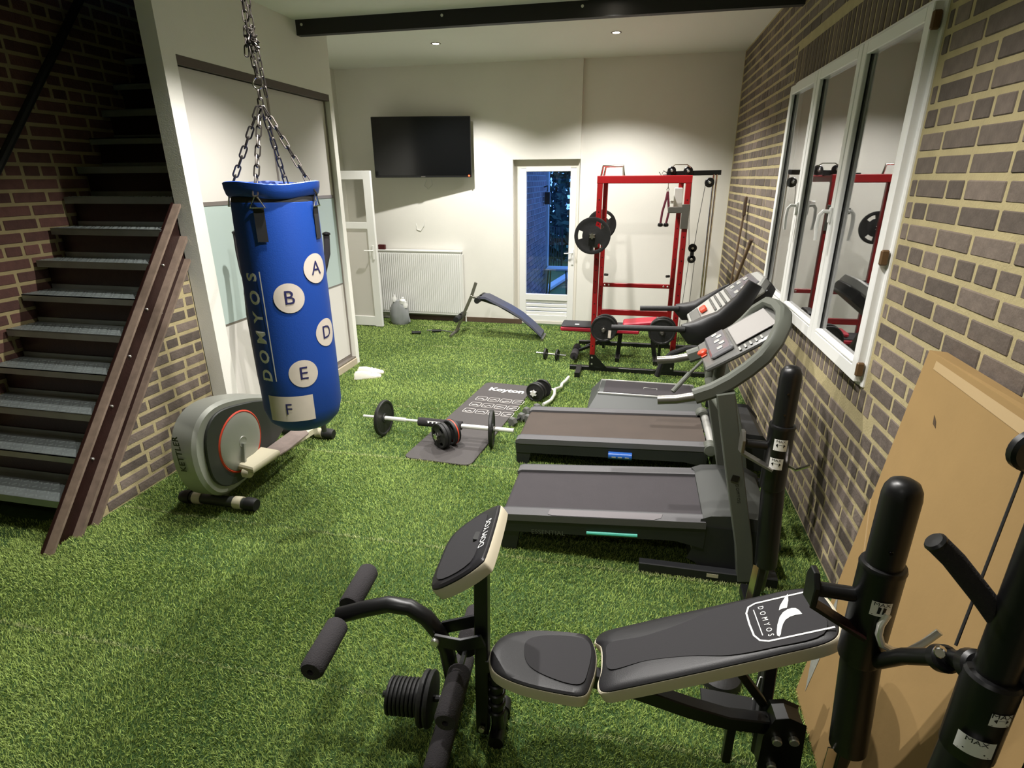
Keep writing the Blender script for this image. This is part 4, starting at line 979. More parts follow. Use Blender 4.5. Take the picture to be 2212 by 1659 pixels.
# ================================================================ SIT-UP BENCH
su = thing('sit_up_bench', 'curved dark blue-grey sit-up bench before the glass door', 'sit-up bench', (-1.7, 7.4, 0))
pp = [(-2.0, .545), (-1.93, .545), (-1.78, .475), (-1.62, .40), (-1.45, .30), (-1.28, .165), (-1.16, .05)]
rr = []
for (x, z) in pp: rr.append([(x, 7.40 + a_, z + b2) for a_, b2 in ((-.14, 0), (-.13, .028), (.13, .028), (.14, 0), (.13, -.012), (-.13, -.012))])
obj('back_pad', B().rings(rr), mat('slate_vinyl', '3b3d4c', .5), su)
obj('spine', B().bar([(-2.02, 7.4, .51), (-1.78, 7.4, .44), (-1.45, 7.4, .265), (-1.2, 7.4, .05)], .04, .03), black, su)
obj('front_leg', B().bar([(-2.41, 7.40, .02), (-2.16, 7.40, .55), (-2.09, 7.4, .74)], .04, .03, up=(0, 1, 0)), steel, su)
obj('neck', B().bar([(-2.17, 7.4, .55), (-2.0, 7.4, .50)], .04, .03), steel, su)
obj('foam_roller', B().tube([(-2.03, 7.2, .53), (-2.03, 7.36, .53)], .04, 12), rubber, su); obj('foam_roller', B().tube([(-2.03, 7.44, .53), (-2.03, 7.6, .53)], .04, 12), rubber, su)
obj('foam_roller', B().tube([(-2.34, 7.22, .25), (-2.34, 7.37, .25)], .04, 12), rubber, su); obj('foam_roller', B().tube([(-2.34, 7.43, .25), (-2.34, 7.58, .25)], .04, 12), rubber, su)
obj('foot_bar', B().tube([(-2.42, 7.2, .025), (-2.42, 7.6, .025)], .02, 10), steel, su); obj('foot_bar', B().tube([(-1.15, 7.25, .02), (-1.15, 7.55, .02)], .02, 10), steel, su)
tb = B().tube([(-2.45, 7.38, .03), (-2.6, 7.45, .025), (-2.75, 7.47, .025), (-2.85, 7.42, .025)], .008, 6)
rt = thing('resistance_tube', 'grey resistance tube with black handles on the turf by the radiator', 'resistance band', (-2.8, 7.4, 0))
obj('tube', tb, conso, rt)
for (x, y) in ((-2.95, 7.28), (-2.70, 7.42)): obj('handle', B().tube([(x - .06, y - .03, .03), (x + .06, y + .01, .03)], .02, 8).tube([(x - .06, y - .03, .03), (x + .02, y + .08, .02), (x + .06, y + .01, .03)], .008, 6), black, rt)

# ================================================================ SMALL FLOOR KIT
# white trainers
for i, (x, y, a_) in enumerate(((-2.80, 5.40, .5), (-2.83, 5.54, .35))):
    lab = ['white trainer in front of its pair beside the partition corner', 'white trainer lying behind its pair beside the partition corner'][i]
    t = thing('trainer', lab, 'shoe', (x, y, 0), 'pair of white trainers', rotz=a_, world=False)
    rs = []
    for (u, wd_, h0, h1) in ((-.14, .03, .012, .06), (-.12, .036, .006, .085), (-.05, .036, .005, .085), (.02, .040, .005, .065), (.09, .043, .006, .045), (.13, .032, .01, .035), (.148, .012, .015, .025)):
        rs.append([(u, -wd_, h0), (u, wd_, h0), (u, wd_ * 1.02, (h0 + h1) / 2), (u, wd_ * .6, h1), (u, -wd_ * .6, h1), (u, -wd_ * 1.02, (h0 + h1) / 2)])
    obj('upper', B().rings(rs), shoe, t)
    obj('sole', B().prism([(-.145, -.03), (-.05, -.037), (.08, -.046), (.14, -.03), (.152, 0), (.14, .03), (.08, .046), (-.05, .037), (-.145, .03)], 0, .018, bev=.004), pedalm, t)
    obj('laces', B().tube([(.0, -.02, .075), (.02, .02, .071), (.04, -.02, .066), (.06, .018, .061)], .004, 6), white, t)
# exercise mat
mt = thing('exercise_mat', 'long dark grey exercise mat with white printed exercise icons', 'exercise mat', (-1.3, 4.6, 0))
def rounded(P, r, n=6):
    out = []
    for i, p in enumerate(P):
        p = Vector(p); a_ = (Vector(P[i - 1]) - p).normalized(); b2 = (Vector(P[(i + 1) % len(P)]) - p).normalized()
        for k in range(n + 1):
            t = k / n; q = (p + a_ * r) * (1 - t) ** 2 + p * 2 * t * (1 - t) + (p + b2 * r) * t ** 2; out.append((q.x, q.y))
    return out
obj('mat_body', B().prism(rounded(MATP, .07), .004, .016, bev=.003), matgrey, mt)
ux = (Vector(MATP[2]) - Vector(MATP[3])).normalized(); uy = (Vector(MATP[3]) - Vector(MATP[0])).normalized()
ux3, uy3 = (ux.x, ux.y, 0), (-ux.y, ux.x, 0)
cx = Vector(MATP[3]) + ux * .24 - uy * .2
text('Koyton', .125, 1, plane_M((cx.x + .05, cx.y, .0168), ux3, uy3), white, mt, bold=.004)
ib = B()
for r_ in range(3):
    for c_ in range(4):
        o_ = Vector(MATP[3]) - uy * (.43 + r_ * .16) + ux * (.075 + c_ * .126)
        q = [(0, 0), (.105, 0), (.105, -.095), (0, -.095)]
        Pq = [(o_.x + ux.x * a_ + uy.x * b2, o_.y + ux.y * a_ + uy.y * b2, .0172) for a_, b2 in rounded([(a_, b2) for a_, b2 in q], .02, 3)]
        ib.sweep(Pq, [(-.003, -.0006), (.003, -.0006), (.003, .0006), (-.003, .0006)], closed=True)
        k_ = (r_ * 4 + c_)
        Z = [(.018, -.06), (.04, -.045 - .015 * (k_ % 3)), (.06, -.05 + .012 * (k_ % 2)), (.088, -.07 + .01 * (k_ % 4))]
        ib.sweep([(o_.x + ux.x * a_ + uy.x * b2, o_.y + ux.y * a_ + uy.y * b2, .0172) for a_, b2 in Z], [(-.006, -.0006), (.006, -.0006), (.006, .0006), (-.006, .0006)])
obj('icon_print', ib, printlt, mt, sharp=0)
# barbell on the floor
b2_ = thing('barbell', 'chrome barbell with one plate each end lying across the mat', 'barbell', (-1.5, 4.05, 0))
obj('bar', B().tube([(-2.19, 4.085, .155), (-1.02, 4.05, .155), (-.86, 4.045, .155)], .0125, 12), bright, b2_)
for xa, xb, ya in ((-2.0, -1.80, 4.078), (-1.30, -.86, 4.05)): obj('bar_sleeve', B().tube([(xa, ya, .155), (xb, ya - .006, .155)], .019, 12), bright, b2_)
obj('plate', solid_plate((-2.0, 4.08, .155), (1, -.08, 0), .155, .03), castiron, b2_); obj('plate', solid_plate((-1.045, 4.05, .155), (1, .15, 0), .153, .03), castiron, b2_)
obj('foam_sleeve', B().tube([(-1.68, 4.068, .155), (-1.30, 4.058, .155)], .036, 16), foam, b2_, label='black foam neck sleeve')
for i in range(4): obj('sleeve_mark', B().disc((-1.58 + i * .035, 4.028, .172), (0, -.8, .6), .008, .002, seg=8), white, b2_)
obj('sleeve_line', B().box((-1.53, 4.036, .178), (.13, .002, .004)), white, b2_)
obj('collar', B().disc((-1.02, 4.05, .155), (1, 0, 0), .022, .02, seg=12), chrome, b2_)
# loaded dumbbell standing on the mat
db = thing('adjustable_dumbbell', 'adjustable dumbbell with slotted black plates standing on the mat', 'dumbbell', (-1.33, 4.2, 0))
dd = Vector((-.62, -.80, .0)).normalized(); c0 = Vector((-1.44, 3.90, .122))
for k, (t_, r_) in enumerate(((0, .104), (.031, .104), (.10, .104), (.13, .10))):
    p = c0 - dd * t_; obj('plate', grip_plate(p, dd, r_, .03), rubber, db)
obj('handle', B().tube([c0 + dd * .04, c0 - dd * .18], .014, 10), chrome, db); obj('star_nut', star_nut(c0 + dd * .03, dd, .034), chrome, db)
obj('orange_edge', B().axis(c0 - dd * .1155, dd, [(.1045, -.005), (.106, 0), (.1045, .005)], 30), orange, db)
# short dumbbell by the rack
d2 = thing('dumbbell', 'short chrome dumbbell with small round plates left of the rack', 'dumbbell', (-.9, 6.46, 0))
obj('handle', B().tube([(-1.09, 6.49, .07), (-.72, 6.43, .07)], .013, 10), chrome, d2)
obj('plate', solid_plate((-.975, 6.47, .07), (1, -.16, 0), .068, .022), castiron, d2); obj('plate', solid_plate((-.83, 6.447, .07), (1, -.16, 0), .068, .022), castiron, d2)
# curl bar
cbz = thing('curl_bar', 'bent chrome curl bar loaded with black plates beside the mat', 'curl bar', (-.78, 5.2, 0))
obj('bar', B().tube([(-.605, 5.70, .06), (-.622, 5.58, .06), (-.652, 5.50, .05), (-.648, 5.40, .05), (-.70, 5.30, .06), (-.685, 5.18, .05), (-.70, 5.06, .04), (-.72, 4.97, .05), (-.755, 4.90, .05)], .016, 10), bright, cbz)
for k, (y, r_) in enumerate(((5.08, .095), (5.115, .095), (5.20, .095))): obj('plate', solid_plate((-.862 + (y - 5.08) * .45, y, .1), (-.3, -1, 0), r_, .028), castiron, cbz)
obj('sleeve', B().tube([(-.875, 5.03, .1), (-.80, 5.24, .1), (-.69, 5.28, .06)], .012, 10), bright, cbz)
obj('star_nut', star_nut((-.875, 5.045, .1), (-.3, -1, 0), .036), bright, cbz)
# hex dumbbells at the end of treadmill two
def hexdb(loc, rz, label, kind='hex_dumbbell'):
    t = thing(kind, label, 'dumbbell', loc, 'small grey hex dumbbells', rotz=rz, world=False)
    for s_ in (-1, 1):
        hx = [(.044 * math.cos(PI / 3 * i), .044 * math.sin(PI / 3 * i)) for i in range(6)]
        obj('head', B().prism(hx, s_ * .065 - .024, s_ * .065 + .024, Matrix.Translation((0, 0, .039)) @ Matrix.Rotation(PI / 2, 4, 'Y') @ Matrix.Rotation(PI / 6, 4, 'Z'), bev=.007), conso, t)
    obj('handle', B().tube([(-.045, 0, .039), (.045, 0, .039)], .013, 10), rubber, t)
hexdb((-.93, 4.53, 0), 1.1, 'hex dumbbell nearest the barbell end, left of treadmill belt')
hexdb((-.80, 4.62, 0), 1.0, 'hex dumbbell touching the corner of the second treadmill')
hexdb((-.84, 4.78, 0), .9, 'hex dumbbell farthest from camera behind the other two')

# poles leaning on the right wall
t = thing('long_pole', 'taller thin pole leaning on brick wall behind the treadmills', 'pole', (.98, 6.6, 0)); obj('shaft', B().tube([(1.0, 6.55, .0), (1.12, 6.66, 1.75)], .011, 8), woodm, t); obj('head', B().box((1.115, 6.655, 1.78), (.03, .06, .2), bev=.008), skirt, t)
t = thing('wooden_pole', 'shorter wooden pole leaning on brick wall behind the treadmills', 'pole', (.95, 6.5, 0)); obj('shaft', B().tube([(.90, 6.75, .0), (1.12, 6.1, 1.47)], .017, 8), woodm, t); obj('tip', B().tube([(1.115, 6.115, 1.44), (1.123, 6.09, 1.49)], .019, 8), skirt, t)

# ================================================================ WEIGHT BENCH (foreground)
wb = thing('weight_bench', 'black and cream weight bench with preacher curl pad in front', 'weight bench', (.1, 1.56, 0))
AX = math.radians(4.0)
def Wm(x, yl, z):      # bench frame: x along the bench, yl sideways
    return (-.24 + (x + .24) * math.cos(AX) - yl * math.sin(AX), 1.57 + (x + .24) * math.sin(AX) + yl * math.cos(AX), z)
MB_ = Matrix.Translation((-.24, 1.57, 0)) @ Matrix.Rotation(AX, 4, 'Z') @ Matrix.Translation((.24, 0, 0))
def pad(outline, Mm, parent, name, th=.05, crown=.012):
    P = smooth_closed(outline); n = len(P); cx_ = sum(p[0] for p in P) / n; cy_ = sum(p[1] for p in P) / n
    def ring(s_, z, e=0): return [tuple(Mm @ Vector((cx_ + (p[0] - cx_) * s_, cy_ + (p[1] - cy_) * s_, z))) for p in P]
    side = obj(name, B().rings([ring(.93, -th), ring(.99, -th * .9), ring(1.0, -th * .5), ring(1.0, -.006), ring(.985, 0)]), cream, parent, label='cream vinyl side of the pad')
    top = obj('pad_cover', B().rings([ring(.985, -.004), ring(.975, .004), ring(.93, .010), ring(.8, crown), ring(.5, crown + .002), ring(.2, crown + .002)]), vinyl, side)
    return side, top
# seat
seat_o = [(-.425, -.0), (-.40, -.085), (-.30, -.13), (-.15, -.15), (-.075, -.145), (-.05, -.09), (-.035, -.02), (-.035, .05), (-.06, .12), (-.12, .135), (-.28, .125), (-.385, .085)]
side, top = pad(seat_o, MB_ @ Matrix.Translation((0, 0, .425)), wb, 'seat')
ins = smooth_closed([(-.30, 0.02), (-.27, -.06), (-.17, -.105), (-.09, -.11), (-.065, -.05), (-.055, .05), (-.09, .095), (-.2, .095), (-.28, .07)])
obj('seat_inset', B().prism(ins, .4385, .442, MB_), vinylmesh, side)
# backrest
bl = .80; pitch = math.atan2(.33, .75)
Mb = MB_ @ Matrix.Translation((-.045, 0, .425)) @ Matrix.Rotation(-pitch, 4, 'Y')
bo = [(.012, -.095), (.03, -.135), (.12, -.14), (.4, -.137), (.62, -.132), (.76, -.125), (.815, -.09), (.83, 0), (.815, .09), (.76, .125), (.62, .132), (.4, .137), (.12, .14), (.03, .135), (.0, .10), (.025, .06), (.025, -.04)]
side, top = pad(bo, Mb, wb, 'backrest', th=.05, crown=.013)
cent = smooth_closed([(.07, -.06), (.2, -.055), (.35, -.075), (.47, -.105), (.6, -.11), (.76, -.1), (.79, 0), (.76, .1), (.6, .11), (.47, .105), (.35, .075), (.2, .055), (.07, .06), (.055, 0)])
obj('backrest_inset', B().prism(cent, .0135, .0165, Mb), vinylmesh, side)
# emblem and lettering at the head end
ol = rounded([(.56, -.085), (.835, -.085), (.835, .085), (.56, .085)], .05, 5)
ol = [p for p in ol if p[0] < .80]
ol = sorted(ol, key=lambda p: 0)
L_ = [( .80, -.085), (.60, -.085), (.575, -.075), (.562, -.05), (.56, 0), (.562, .05), (.575, .075), (.60, .085), (.80, .085)]
obj('emblem_outline', B().sweep([Mb @ Vector((a_, b2, .0175)) for a_, b2 in L_], [(-.003, -.0006), (.003, -.0006), (.003, .0006), (-.003, .0006)], up=(0, 0, 1)), white, side, sharp=0)
obj('emblem_line', B().box((.583, .0, .0175), (.003, .12, .001)), white, side, sharp=0) if False else obj('emblem_line', tr(B().box((.588, 0, .0175), (.003, .115, .001)), Mb), white, side, sharp=0)
text('D O M Y O S', .026, 1.2, Mb @ Matrix.Translation((.612, 0, .0178)) @ Matrix.Rotation(-PI / 2, 4, 'Z') @ Matrix.Scale(.78, 4, (1, 0, 0)), white, side)
g1 = [(.713, .094), (.704, .086), (.687, .066), (.673, .048), (.665, .031), (.678, .035), (.692, .034), (.698, .048), (.706, .065)]
g2 = [(.728, -.006), (.724, .012), (.717, .024), (.705, .028), (.691, .0265), (.674, .018), (.659, .002), (.643, -.028), (.632, -.058), (.630, -.070), (.635, -.076), (.642, -.068), (.648, -.052), (.660, -.030), (.672, -.015), (.690, -.006), (.708, -.004)]
obj('emblem', B().prism(g1, .0172, .0180, Mb).prism(g2, .0172, .0180, Mb), white, side, sharp=0)
# preacher curl pad, slopes down and away from the seat
Mp = MB_ @ Matrix.Translation((-.40, -.0, .955)) @ Matrix.Rotation(PI, 4, 'Z') @ Matrix.Rotation(math.radians(38), 4, 'Y')
co_ = [(.0, -.14), (.015, -.17), (.09, -.185), (.2, -.17), (.245, -.12), (.25, 0), (.245, .12), (.2, .17), (.09, .185), (.015, .17), (0, .14), (-.004, 0)]
side, top = pad(co_, Mp, wb, 'curl_pad', th=.045, crown=.01)
obj('curl_pad_inset', B().prism(smooth_closed([(.06, -.14), (.2, -.13), (.225, 0), (.2, .13), (.06, .14), (.05, 0)]), .0105, .0135, Mp), vinylmesh, side)
text('DOM YOS', .036, 1, Mp @ Matrix.Translation((.03, 0, .0125)) @ Matrix.Rotation(-PI / 2, 4, 'Z'), white, side)
# frame
def wp(*P): return [Wm(*p) for p in P]
pst = obj('curl_post', B().bar(wp((-.445, 0, .93), (-.452, -.0, .5), (-.458, -.0, .03)), .05, .045, up=(0, 1, 0)), black, wb)
obj('bolt', B().disc(Wm(-.458, -.035, .07), (0, 1, 0), .012, .016, seg=10), screwm, pst); obj('bolt', B().disc(Wm(-.45, .03, .42), (0, 1, 0), .012, .016, seg=10), screwm, pst)
obj('front_foot', B().tube(wp((-.40, -.06, .035), (-.40, .10, .035)), .03, 12), black, wb); obj('foot_cap', B().tube(wp((-.40, .08, .036), (-.40, .13, .036)), .036, 12), rubber, wb)
obj('adjuster_post', B().tube(wp((-.40, .0, .05), (-.405, 0, .40)), .026, 12), black, wb)
rb_ = B()
for k in range(5): rb_.disc(Wm(-.402, 0, .14 + k * .045), (0, 0, 1), .034, .02, seg=14)
obj('adjuster_knuckle', rb_, black, wb)
obj('pivot_plate', B().bar(wp((-.44, .02, .56), (-.60, .02, .50)), .012, .05, up=(0, 0, 1)).bar(wp((-.44, -.045, .52), (-.52, -.045, .49), (-.62, -.045, .50)), .012, .05, up=(0, 0, 1)), black, wb)
obj('pivot_bolt', B().disc(Wm(-.615, -.055, .50), (0, 1, 0), .016, .02, seg=12), screwm, wb)
obj('developer_arm', B().tube(wp((-1.0, 0, .525), (-.90, 0, .565), (-.80, 0, .60), (-.72, 0, .595), (-.66, 0, .555), (-.615, 0, .49), (-.59, 0, .42), (-.575, 0, .30), (-.565, 0, .15), (-.575, 0, .12)), .030, 14), black, wb)
for (x, z, r_) in ((-.985, .525, .042), (-.53, .37, .042), (-.585, .115, .042)):
    ax = obj('roller_axle', B().tube(wp((x, -.255, z), (x, .255, z)), .010, 8), black, wb)
    for s_ in (-1, 1): obj('foam_roller', B().axis(Wm(x, s_ * .05, z), Vector(Wm(x, s_ * 1.05, z)) - Vector(Wm(x, s_ * .05, z)), [(.012, 0), (r_ - .004, 0), (r_, .006), (r_, .2), (r_ - .008, .212), (.012, .214), (.011, .205)], 18), foam, ax)
obj('plate_peg', B().tube(wp((-.86, -.0, .15), (-.56, 0, .165)), .013, 10), black, wb)
obj('main_tube', B().bar(wp((-.44, 0, .375), (-.05, 0, .36), (.10, 0, .33), (.30, 0, .268), (.44, 0, .235), (.62, 0, .235)), .05, .06), black, wb)
obj('rear_bracket', B().prism([(.565, .05), (.565, .22), (.59, .30), (.63, .31), (.68, .29), (.69, .08), (.67, .03), (.58, .03)], -.045, .035, MB_ @ Matrix(((1, 0, 0, 0), (0, 0, 1, 0), (0, 1, 0, 0), (0, 0, 0, 1))), bev=.01), black, wb)
for (x, z) in ((.60, .215), (.655, .225), (.60, .09)): obj('bolt', B().disc(Wm(x, -.052, z), (0, 1, 0), .017, .02, seg=12), screwm, wb)
obj('rear_leg', B().bar(wp((.46, 0, .24), (.46, 0, .03)), .03, .03), black, wb); obj('rear_leg', B().bar(wp((.62, 0, .2), (.66, 0, .03)), .05, .04), black, wb); obj('rear_foot', B().bar(wp((.66, -.22, .03), (.66, .22, .03)), .05, .05), black, wb)
obj('backrest_strut', B().bar([Mb @ Vector((.45, 0, -.06)), Wm(.56, .03, .30)], .04, .03).bar([Mb @ Vector((.1, 0, -.06)), Mb @ Vector((.7, 0, -.06))], .04, .03), black, wb)
# plates on the leg developer peg
labs = ['wide black plate innermost on the leg developer peg', 'wide black plate second on the leg developer peg']
k = 0
for i, (x, r_, t_) in enumerate([(-.665, .105, .022), (-.69, .105, .022)] + [(-.712 - .0165 * j, .072, .014) for j in range(8)]):
    z = .155 + (x + .7) * .05
    if i < 2: lab, gr = labs[i], 'weight plates on the leg developer peg'
    else: lab, gr = ['small black plate touching the wide plates on the leg developer peg', 'second small black plate out from the wide plates on the peg', 'third small black plate out from the wide plates on the peg', 'fourth small black plate out from the wide plates on the peg', 'fourth small black plate from the outer end of the peg', 'third small black plate from the outer end of the peg', 'second small black plate from the outer end of the peg', 'outermost small black plate at the free end of the peg'][i - 2], 'small plates on the leg developer peg'
    solo('weight_plate', B().axis(Wm(x, 0, z), Vector(Wm(1, 0, 0)) - Vector(Wm(0, 0, 0)), [(.0135, -t_ / 2), (r_ * .9, -t_ / 2), (r_ * .97, -t_ * .36), (r_, 0), (r_ * .97, t_ * .36), (r_ * .9, t_ / 2), (.0135, t_ / 2)], 36), rubber, lab, 'weight plate', Wm(x, 0, z - r_), gr)

HOOKP = [(.724, 1.375, .975), (.712, 1.37, .942), (.713, 1.37, .911), (.727, 1.37, .878), (.759, 1.37, .862), (.792, 1.37, .866), (.823, 1.37, .901), (.851, 1.37, .946)]
# ================================================================ SQUAT STANDS AND PULLDOWN TOWER
def stand(x, y, top, slv, z_low, label, near):
    t = thing('squat_stand', label, 'squat stand', (x, y, 0), 'black squat stands by the right wall')
    obj('inner_post', B().axis((x, y, slv - .1), (0, 0, 1), [(.0, 0), (.046, 0), (.046, top - slv + .05), (.043, top - slv + .072), (.034, top - slv + .09), (.018, top - slv + .099), (0, top - slv + .1)], 28), black, t)
    obj('outer_sleeve', B().axis((x, y, 0), (0, 0, 1), [(.048, slv), (.055, slv - .002), (.058, slv - .012), (.056, slv - .02), (.056, slv - .32), (.053, slv - .33)], 28), black, t)
    obj('lower_tube', B().tube([(x + .035, y, z_low), (x + .004, y, slv - .3)], .052, 24), black, t)
    for k in range(3): obj('pin_hole', B().disc((x - .012 + .0, y - .0455, slv + .06 + k * .1), (0, 1, .0), .006, .004, seg=8), blackgloss, t) if k < 1 + (not near) else None
    hz = slv - .115
    obj('hook_tube', B().tube([(x - .05, y, hz), (x - .145, y, hz + .003)], .021, 12), black, t)
    obj('hook_plate', B().prism([(-.035, -.035), (.035, -.05), (.04, .03), (.02, .065), (-.015, .065), (-.04, .03)], -.008, .008, Matrix.Translation((x - .16, y, hz - .0)) @ Matrix.Rotation(PI / 2, 4, 'Y') @ Matrix.Rotation(PI / 2, 4, 'Z'), bev=.003), black if near else steel, t)
    obj('hook_strap', B().bar([(x - .155, y, hz - .045), (x - .02, y - .045, hz - .10)], .04, .012, up=(0, 0, 1)), steelbrown if near else steel, t)
    obj('foot', B().bar([(x - .02, y - .30, .03), (x - .02, y + .07, .03)], .06, .06), black, t) if not near else obj('foot', B().bar([(x - .2, y - .05, .03), (x + .03, y - .05, .03)], .07, .06), black, t)
    lg = obj('leg', B().bar([(x + .02, y, z_low + .03), (x - .0, y - .03, .03)], .06, .03, up=(1, 0, 0)), black, t)
    obj('leg_edge', B().bar([(x - .012, y - .02, z_low), (x - .03, y - .05, .05)], .004, .03, up=(1, 0, 0)), chrome, t)
    obj('brace', B().tube([(x + .045, y, z_low + .02), (x + .06, y + .08, .03)], .014, 8), steel, t)
    return t, hz
s1, hz = stand(.712, 2.545, 1.293, 1.015, .25, 'far black squat stand with two white stickers beside the nearest treadmill', False)
def stickr(x, y, z, w_, h_, a_, parent, r=.0625, icon=0):
    n = 8; vs = []; 
    for zz in (-h_ / 2, h_ / 2):
        for i in range(n + 1):
            t = a_ + (i / n - .5) * w_ / r; vs.append((x + r * math.cos(t), y + r * math.sin(t), z + zz))
    s_ = obj('sticker', B().add(vs, [(i, i + 1, n + 2 + i, n + 1 + i) for i in range(n)]), white, parent)
    def wr(u, v): t = a_ + u / (r + .0006); return (x + (r + .0008) * math.cos(t), y + (r + .0008) * math.sin(t), z + v)
    b = B()
    if icon == 0:
        for s2 in (-1, 1): b.add([wr(s2 * w_ * .36, 0), wr(s2 * w_ * .2, h_ * .14), wr(s2 * w_ * .2, -h_ * .2)], [(0, 1, 2)])
        b.add([wr(-w_ * .15, h_ * .05), wr(w_ * .15, h_ * .05), wr(w_ * .15, h_ * .02), wr(-w_ * .15, h_ * .02)], [(0, 1, 2, 3)])
    elif icon == 1:
        for s2 in (-1, 1): b.add([wr(s2 * w_ * .12 - .003, -h_ * .3), wr(s2 * w_ * .12 + .004, -h_ * .3), wr(s2 * w_ * .12 + .006, h_ * .15), wr(s2 * w_ * .12 - .002, h_ * .2)], [(0, 1, 2, 3)])
    else:
        for s2 in (-1, 1): b.add([wr(-w_ * .3, -s2 * h_ * .25), wr(-w_ * .27, -s2 * h_ * .3), wr(w_ * .3, s2 * h_ * .25), wr(w_ * .27, s2 * h_ * .3)], [(0, 1, 2, 3)])
    b.add([wr(-w_ * .4, -h_ * .40), wr(w_ * .4, -h_ * .40), wr(w_ * .4, -h_ * .44), wr(-w_ * .4, -h_ * .44)], [(0, 1, 2, 3)])
    obj('sticker_print', b, black, s_, sharp=0)
    vs, fs = glyphs('MAX', .016, 1); obj('lettering', B().add([wr(v[0] * 1.2, h_ * .34 + v[1]) for v in vs], fs), black, s_, sharp=0)
aF = math.atan2(-2.545, -.712)
stickr(.712, 2.545, .93, .058, .056, aF + .12, s1, r=.0577); stickr(.712, 2.545, .835, .058, .056, aF + .02, s1, r=.0577)
obj('bar_hook', B().tube([(.75, 2.53, .82), (.79, 2.50, .81), (.84, 2.48, .85)], .008, 8), chrome, s1)
s2, hz = stand(.7115, 1.4335, 1.35, 1.096, .42, 'nearer black squat stand with curved chrome hook behind the bench head', True)
aN = math.atan2(-1.4335, -.7115)
stickr(.7115, 1.4335, .985, .05, .045, aN + .38, s2, r=.0577, icon=1)
def away(k, *P): return [(p[0] * k, p[1] * k, 2.07 + (p[2] - 2.07) * k) for p in P]
obj('bar_hook', B().tube(HOOKP, .0095, 10), bright, s2, label='curved bare metal hook')
# pulldown tower at the right edge
KT = .80
tx, ty = .775, 1.058; zr = 1.09
tw_ = thing('pulldown_tower', 'black pulldown tower with padded arm at the right edge', 'cable machine', (tx, ty, 0))
obj('lower_post', B().tube([(tx - .12, ty - .06, .02), (tx - .03, ty - .02, .5), (tx, ty, zr - .1)], .044, 24), black, tw_)
obj('collar', B().axis((tx, ty, zr), (0, 0, 1), [(.044, -.19), (.050, -.18), (.050, .022), (.045, .029), (.038, .03)], 28), black, tw_)
obj('upper_post', B().tube([(tx, ty, zr - .05), (tx + .02, ty + .02, 1.95)], .037, 24), black, tw_)
aT = math.atan2(-ty, -tx)
stickr(tx, ty, zr - .045, .04, .032, aT + .75, tw_, r=.051); stickr(tx - .003, ty - .004, zr - .125, .068, .044, aT + .25, tw_, r=.0512, icon=2)
obj('padded_arm', B().tube(away(KT, (.79, 1.39, 1.205), (.84, 1.385, 1.16), (.92, 1.36, 1.07), (1.0, 1.33, .97), (1.06, 1.30, .85), (1.10, 1.27, .66), (1.10, 1.27, .5)), .022, 16), foam, tw_)
obj('arm_cap', B().axis(away(KT, (.795, 1.389, 1.20))[0], (-.74, .08, .68), [(.0222, 0), (.0226, .005), (.018, .010), (0, .011)], 16), black, tw_)
obj('link_tube', B().tube([(.74, 1.39, .80), (.735, 1.28, .93), (.745, 1.15, 1.06), (.765, 1.07, 1.12)], .020, 14), black, tw_)
obj('clamp', B().disc((.737, 1.15, 1.055), (0, -1, .9), .030, .04).disc((.76, 1.09, 1.10), (0, -1, .8), .035, .04), black, tw_)
obj('clamp_bolt', B().disc((.715, 1.13, 1.09), (-.6, -1, .3), .012, .02, seg=10), chrome, tw_)
obj('cable', B().tube(away(KT, (1.045, 1.57, 1.36), (.88, 1.345, .93)), .003, 6), rubber, tw_)
pp_ = away(KT, (1.04, 1.56, 1.40))[0]
obj('pulley', B().disc(pp_, (.2, -1, 0), .046, .026), black, tw_)
obj('pulley_pin', B().disc((pp_[0], pp_[1] - .016, pp_[2]), (.2, -1, 0), .012, .01, seg=10), screwm, tw_)
# round rubber foot disc and kit under the bench head
un = thing('stand_foot_plate', 'low black steel foot plate under the head of the bench', 'foot plate', (.5, 1.9, 0))
obj('plate', B().box((.56, 1.84, .05), (.34, .12, .012), rot=-.03, bev=.003), black, un); obj('edge', B().box((.56, 1.785, .03), (.34, .012, .05), rot=-.03), black, un)
obj('sleeve_tube', B().tube([(.615, 1.84, .05), (.615, 1.84, .33)], .03, 16), black, un); obj('white_tag', B().box((.585, 1.81, .2), (.018, .004, .12), rot=(0, .1, .4)), white, un)
cap_ = thing('rubber_disc', 'round black rubber disc with ribbed centre on the turf behind the bench', 'rubber disc', (.49, 2.0, 0))
obj('disc', B().lathe([(.02, .055), (.05, .05), (.085, .03), (.095, .0)], Matrix.Translation((.49, 2.02, .002)), 28), rubber, cap_)
for i in range(5): obj('rib', B().box((.455 + i * .016, 2.02, .056), (.008, .04, .006), bev=.002), conso, cap_)
br_ = thing('support_brace', 'black square brace with orange warning label behind the bench', 'brace', (.66, 1.75, 0))
obj('brace_tube', B().bar([(.60, 1.74, .02), (.62, 1.86, .48)], .045, .045, up=(1, 0, 0)), black, br_)
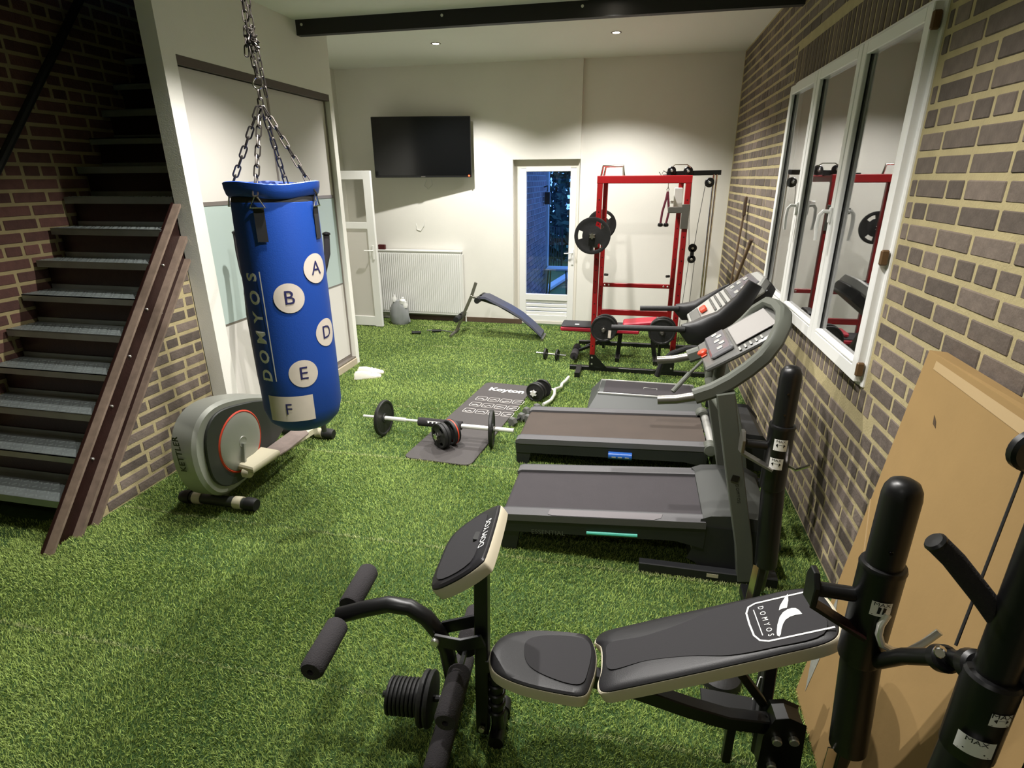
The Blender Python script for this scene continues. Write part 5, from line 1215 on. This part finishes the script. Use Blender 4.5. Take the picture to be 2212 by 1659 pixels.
obj('warning_label', B().box((.64, 1.835, .44), (.055, .003, .05), rot=(.1, 0, .1)), yellowlbl, br_); obj('white_label', B().box((.632, 1.831, .44), (.04, .003, .045), rot=(.1, 0, .1)), white, br_)

# ================================================================ CARDBOARD BOX leaning on the right wall
cd = thing('cardboard_box', 'large flat cardboard box leaning on the brick wall, marked 22', 'cardboard box', (.85, 1.6, 0))
TL, BL_ = Vector((1.085, 2.26, 1.47)), Vector((.80, 2.02, .0)); un_ = Vector((-.02, -1, -.01)).normalized()
ht = (TL - BL_); wdv = un_ * 1.25; nn = ht.cross(wdv).normalized()
if nn.x < 0: nn = -nn
thk = .075
P8 = [BL_, BL_ + wdv, TL + wdv, TL]
bxv = [tuple(p) for p in P8] + [tuple(p + nn * (thk if i in (0, 1) else thk * .8)) for i, p in enumerate(P8)]
obj('carton', B().add(bxv, [(0, 1, 2, 3), (4, 7, 6, 5), (0, 4, 5, 1), (1, 5, 6, 2), (2, 6, 7, 3), (3, 7, 4, 0)]), card, cd, sharp=0)
def onc(u, v, e=.0015): return tuple(BL_ + ht * v + wdv * u - nn * e)
Mc_ = plane_M(onc(0, 0), wdv, ht)
obj('tape', B().add([onc(.06, .988, .002), onc(1, .985, .002), onc(1, .955, .002), onc(.06, .968, .002)], [(0, 1, 2, 3)]), cardtape, cd, sharp=0)
obj('top_flap', B().add([tuple(TL), tuple(TL + wdv), tuple(TL + wdv + nn * .05 + Vector((0, 0, .015))), tuple(TL + nn * .06 + Vector((0, 0, .006)))], [(0, 1, 2, 3)]), card, cd, sharp=0)
text('22', .05, 1, plane_M(onc(.36, .67), wdv - ht * .25, ht), pencil, cd)
obj('tear', B().add([onc(.10, .985), onc(.14, .975), onc(.115, .972)], [(0, 1, 2)]).add([onc(.15, .885), onc(.17, .875), onc(.18, .862), onc(.16, .866)], [(0, 1, 2, 3)]), pencil, cd, sharp=0)
obj('diagonal_strip', B().bar([onc(.0, .60), onc(.17, .36), onc(.26, .18)], .004, .003), cardtape, cd)  # thin pale diagonal strip on the front face
obj('dull_label', B().add([onc(.03, .34), onc(.075, .26), onc(.06, .05), onc(.018, .13)], [(0, 1, 2, 3)]), cardlabel, cd, sharp=0)
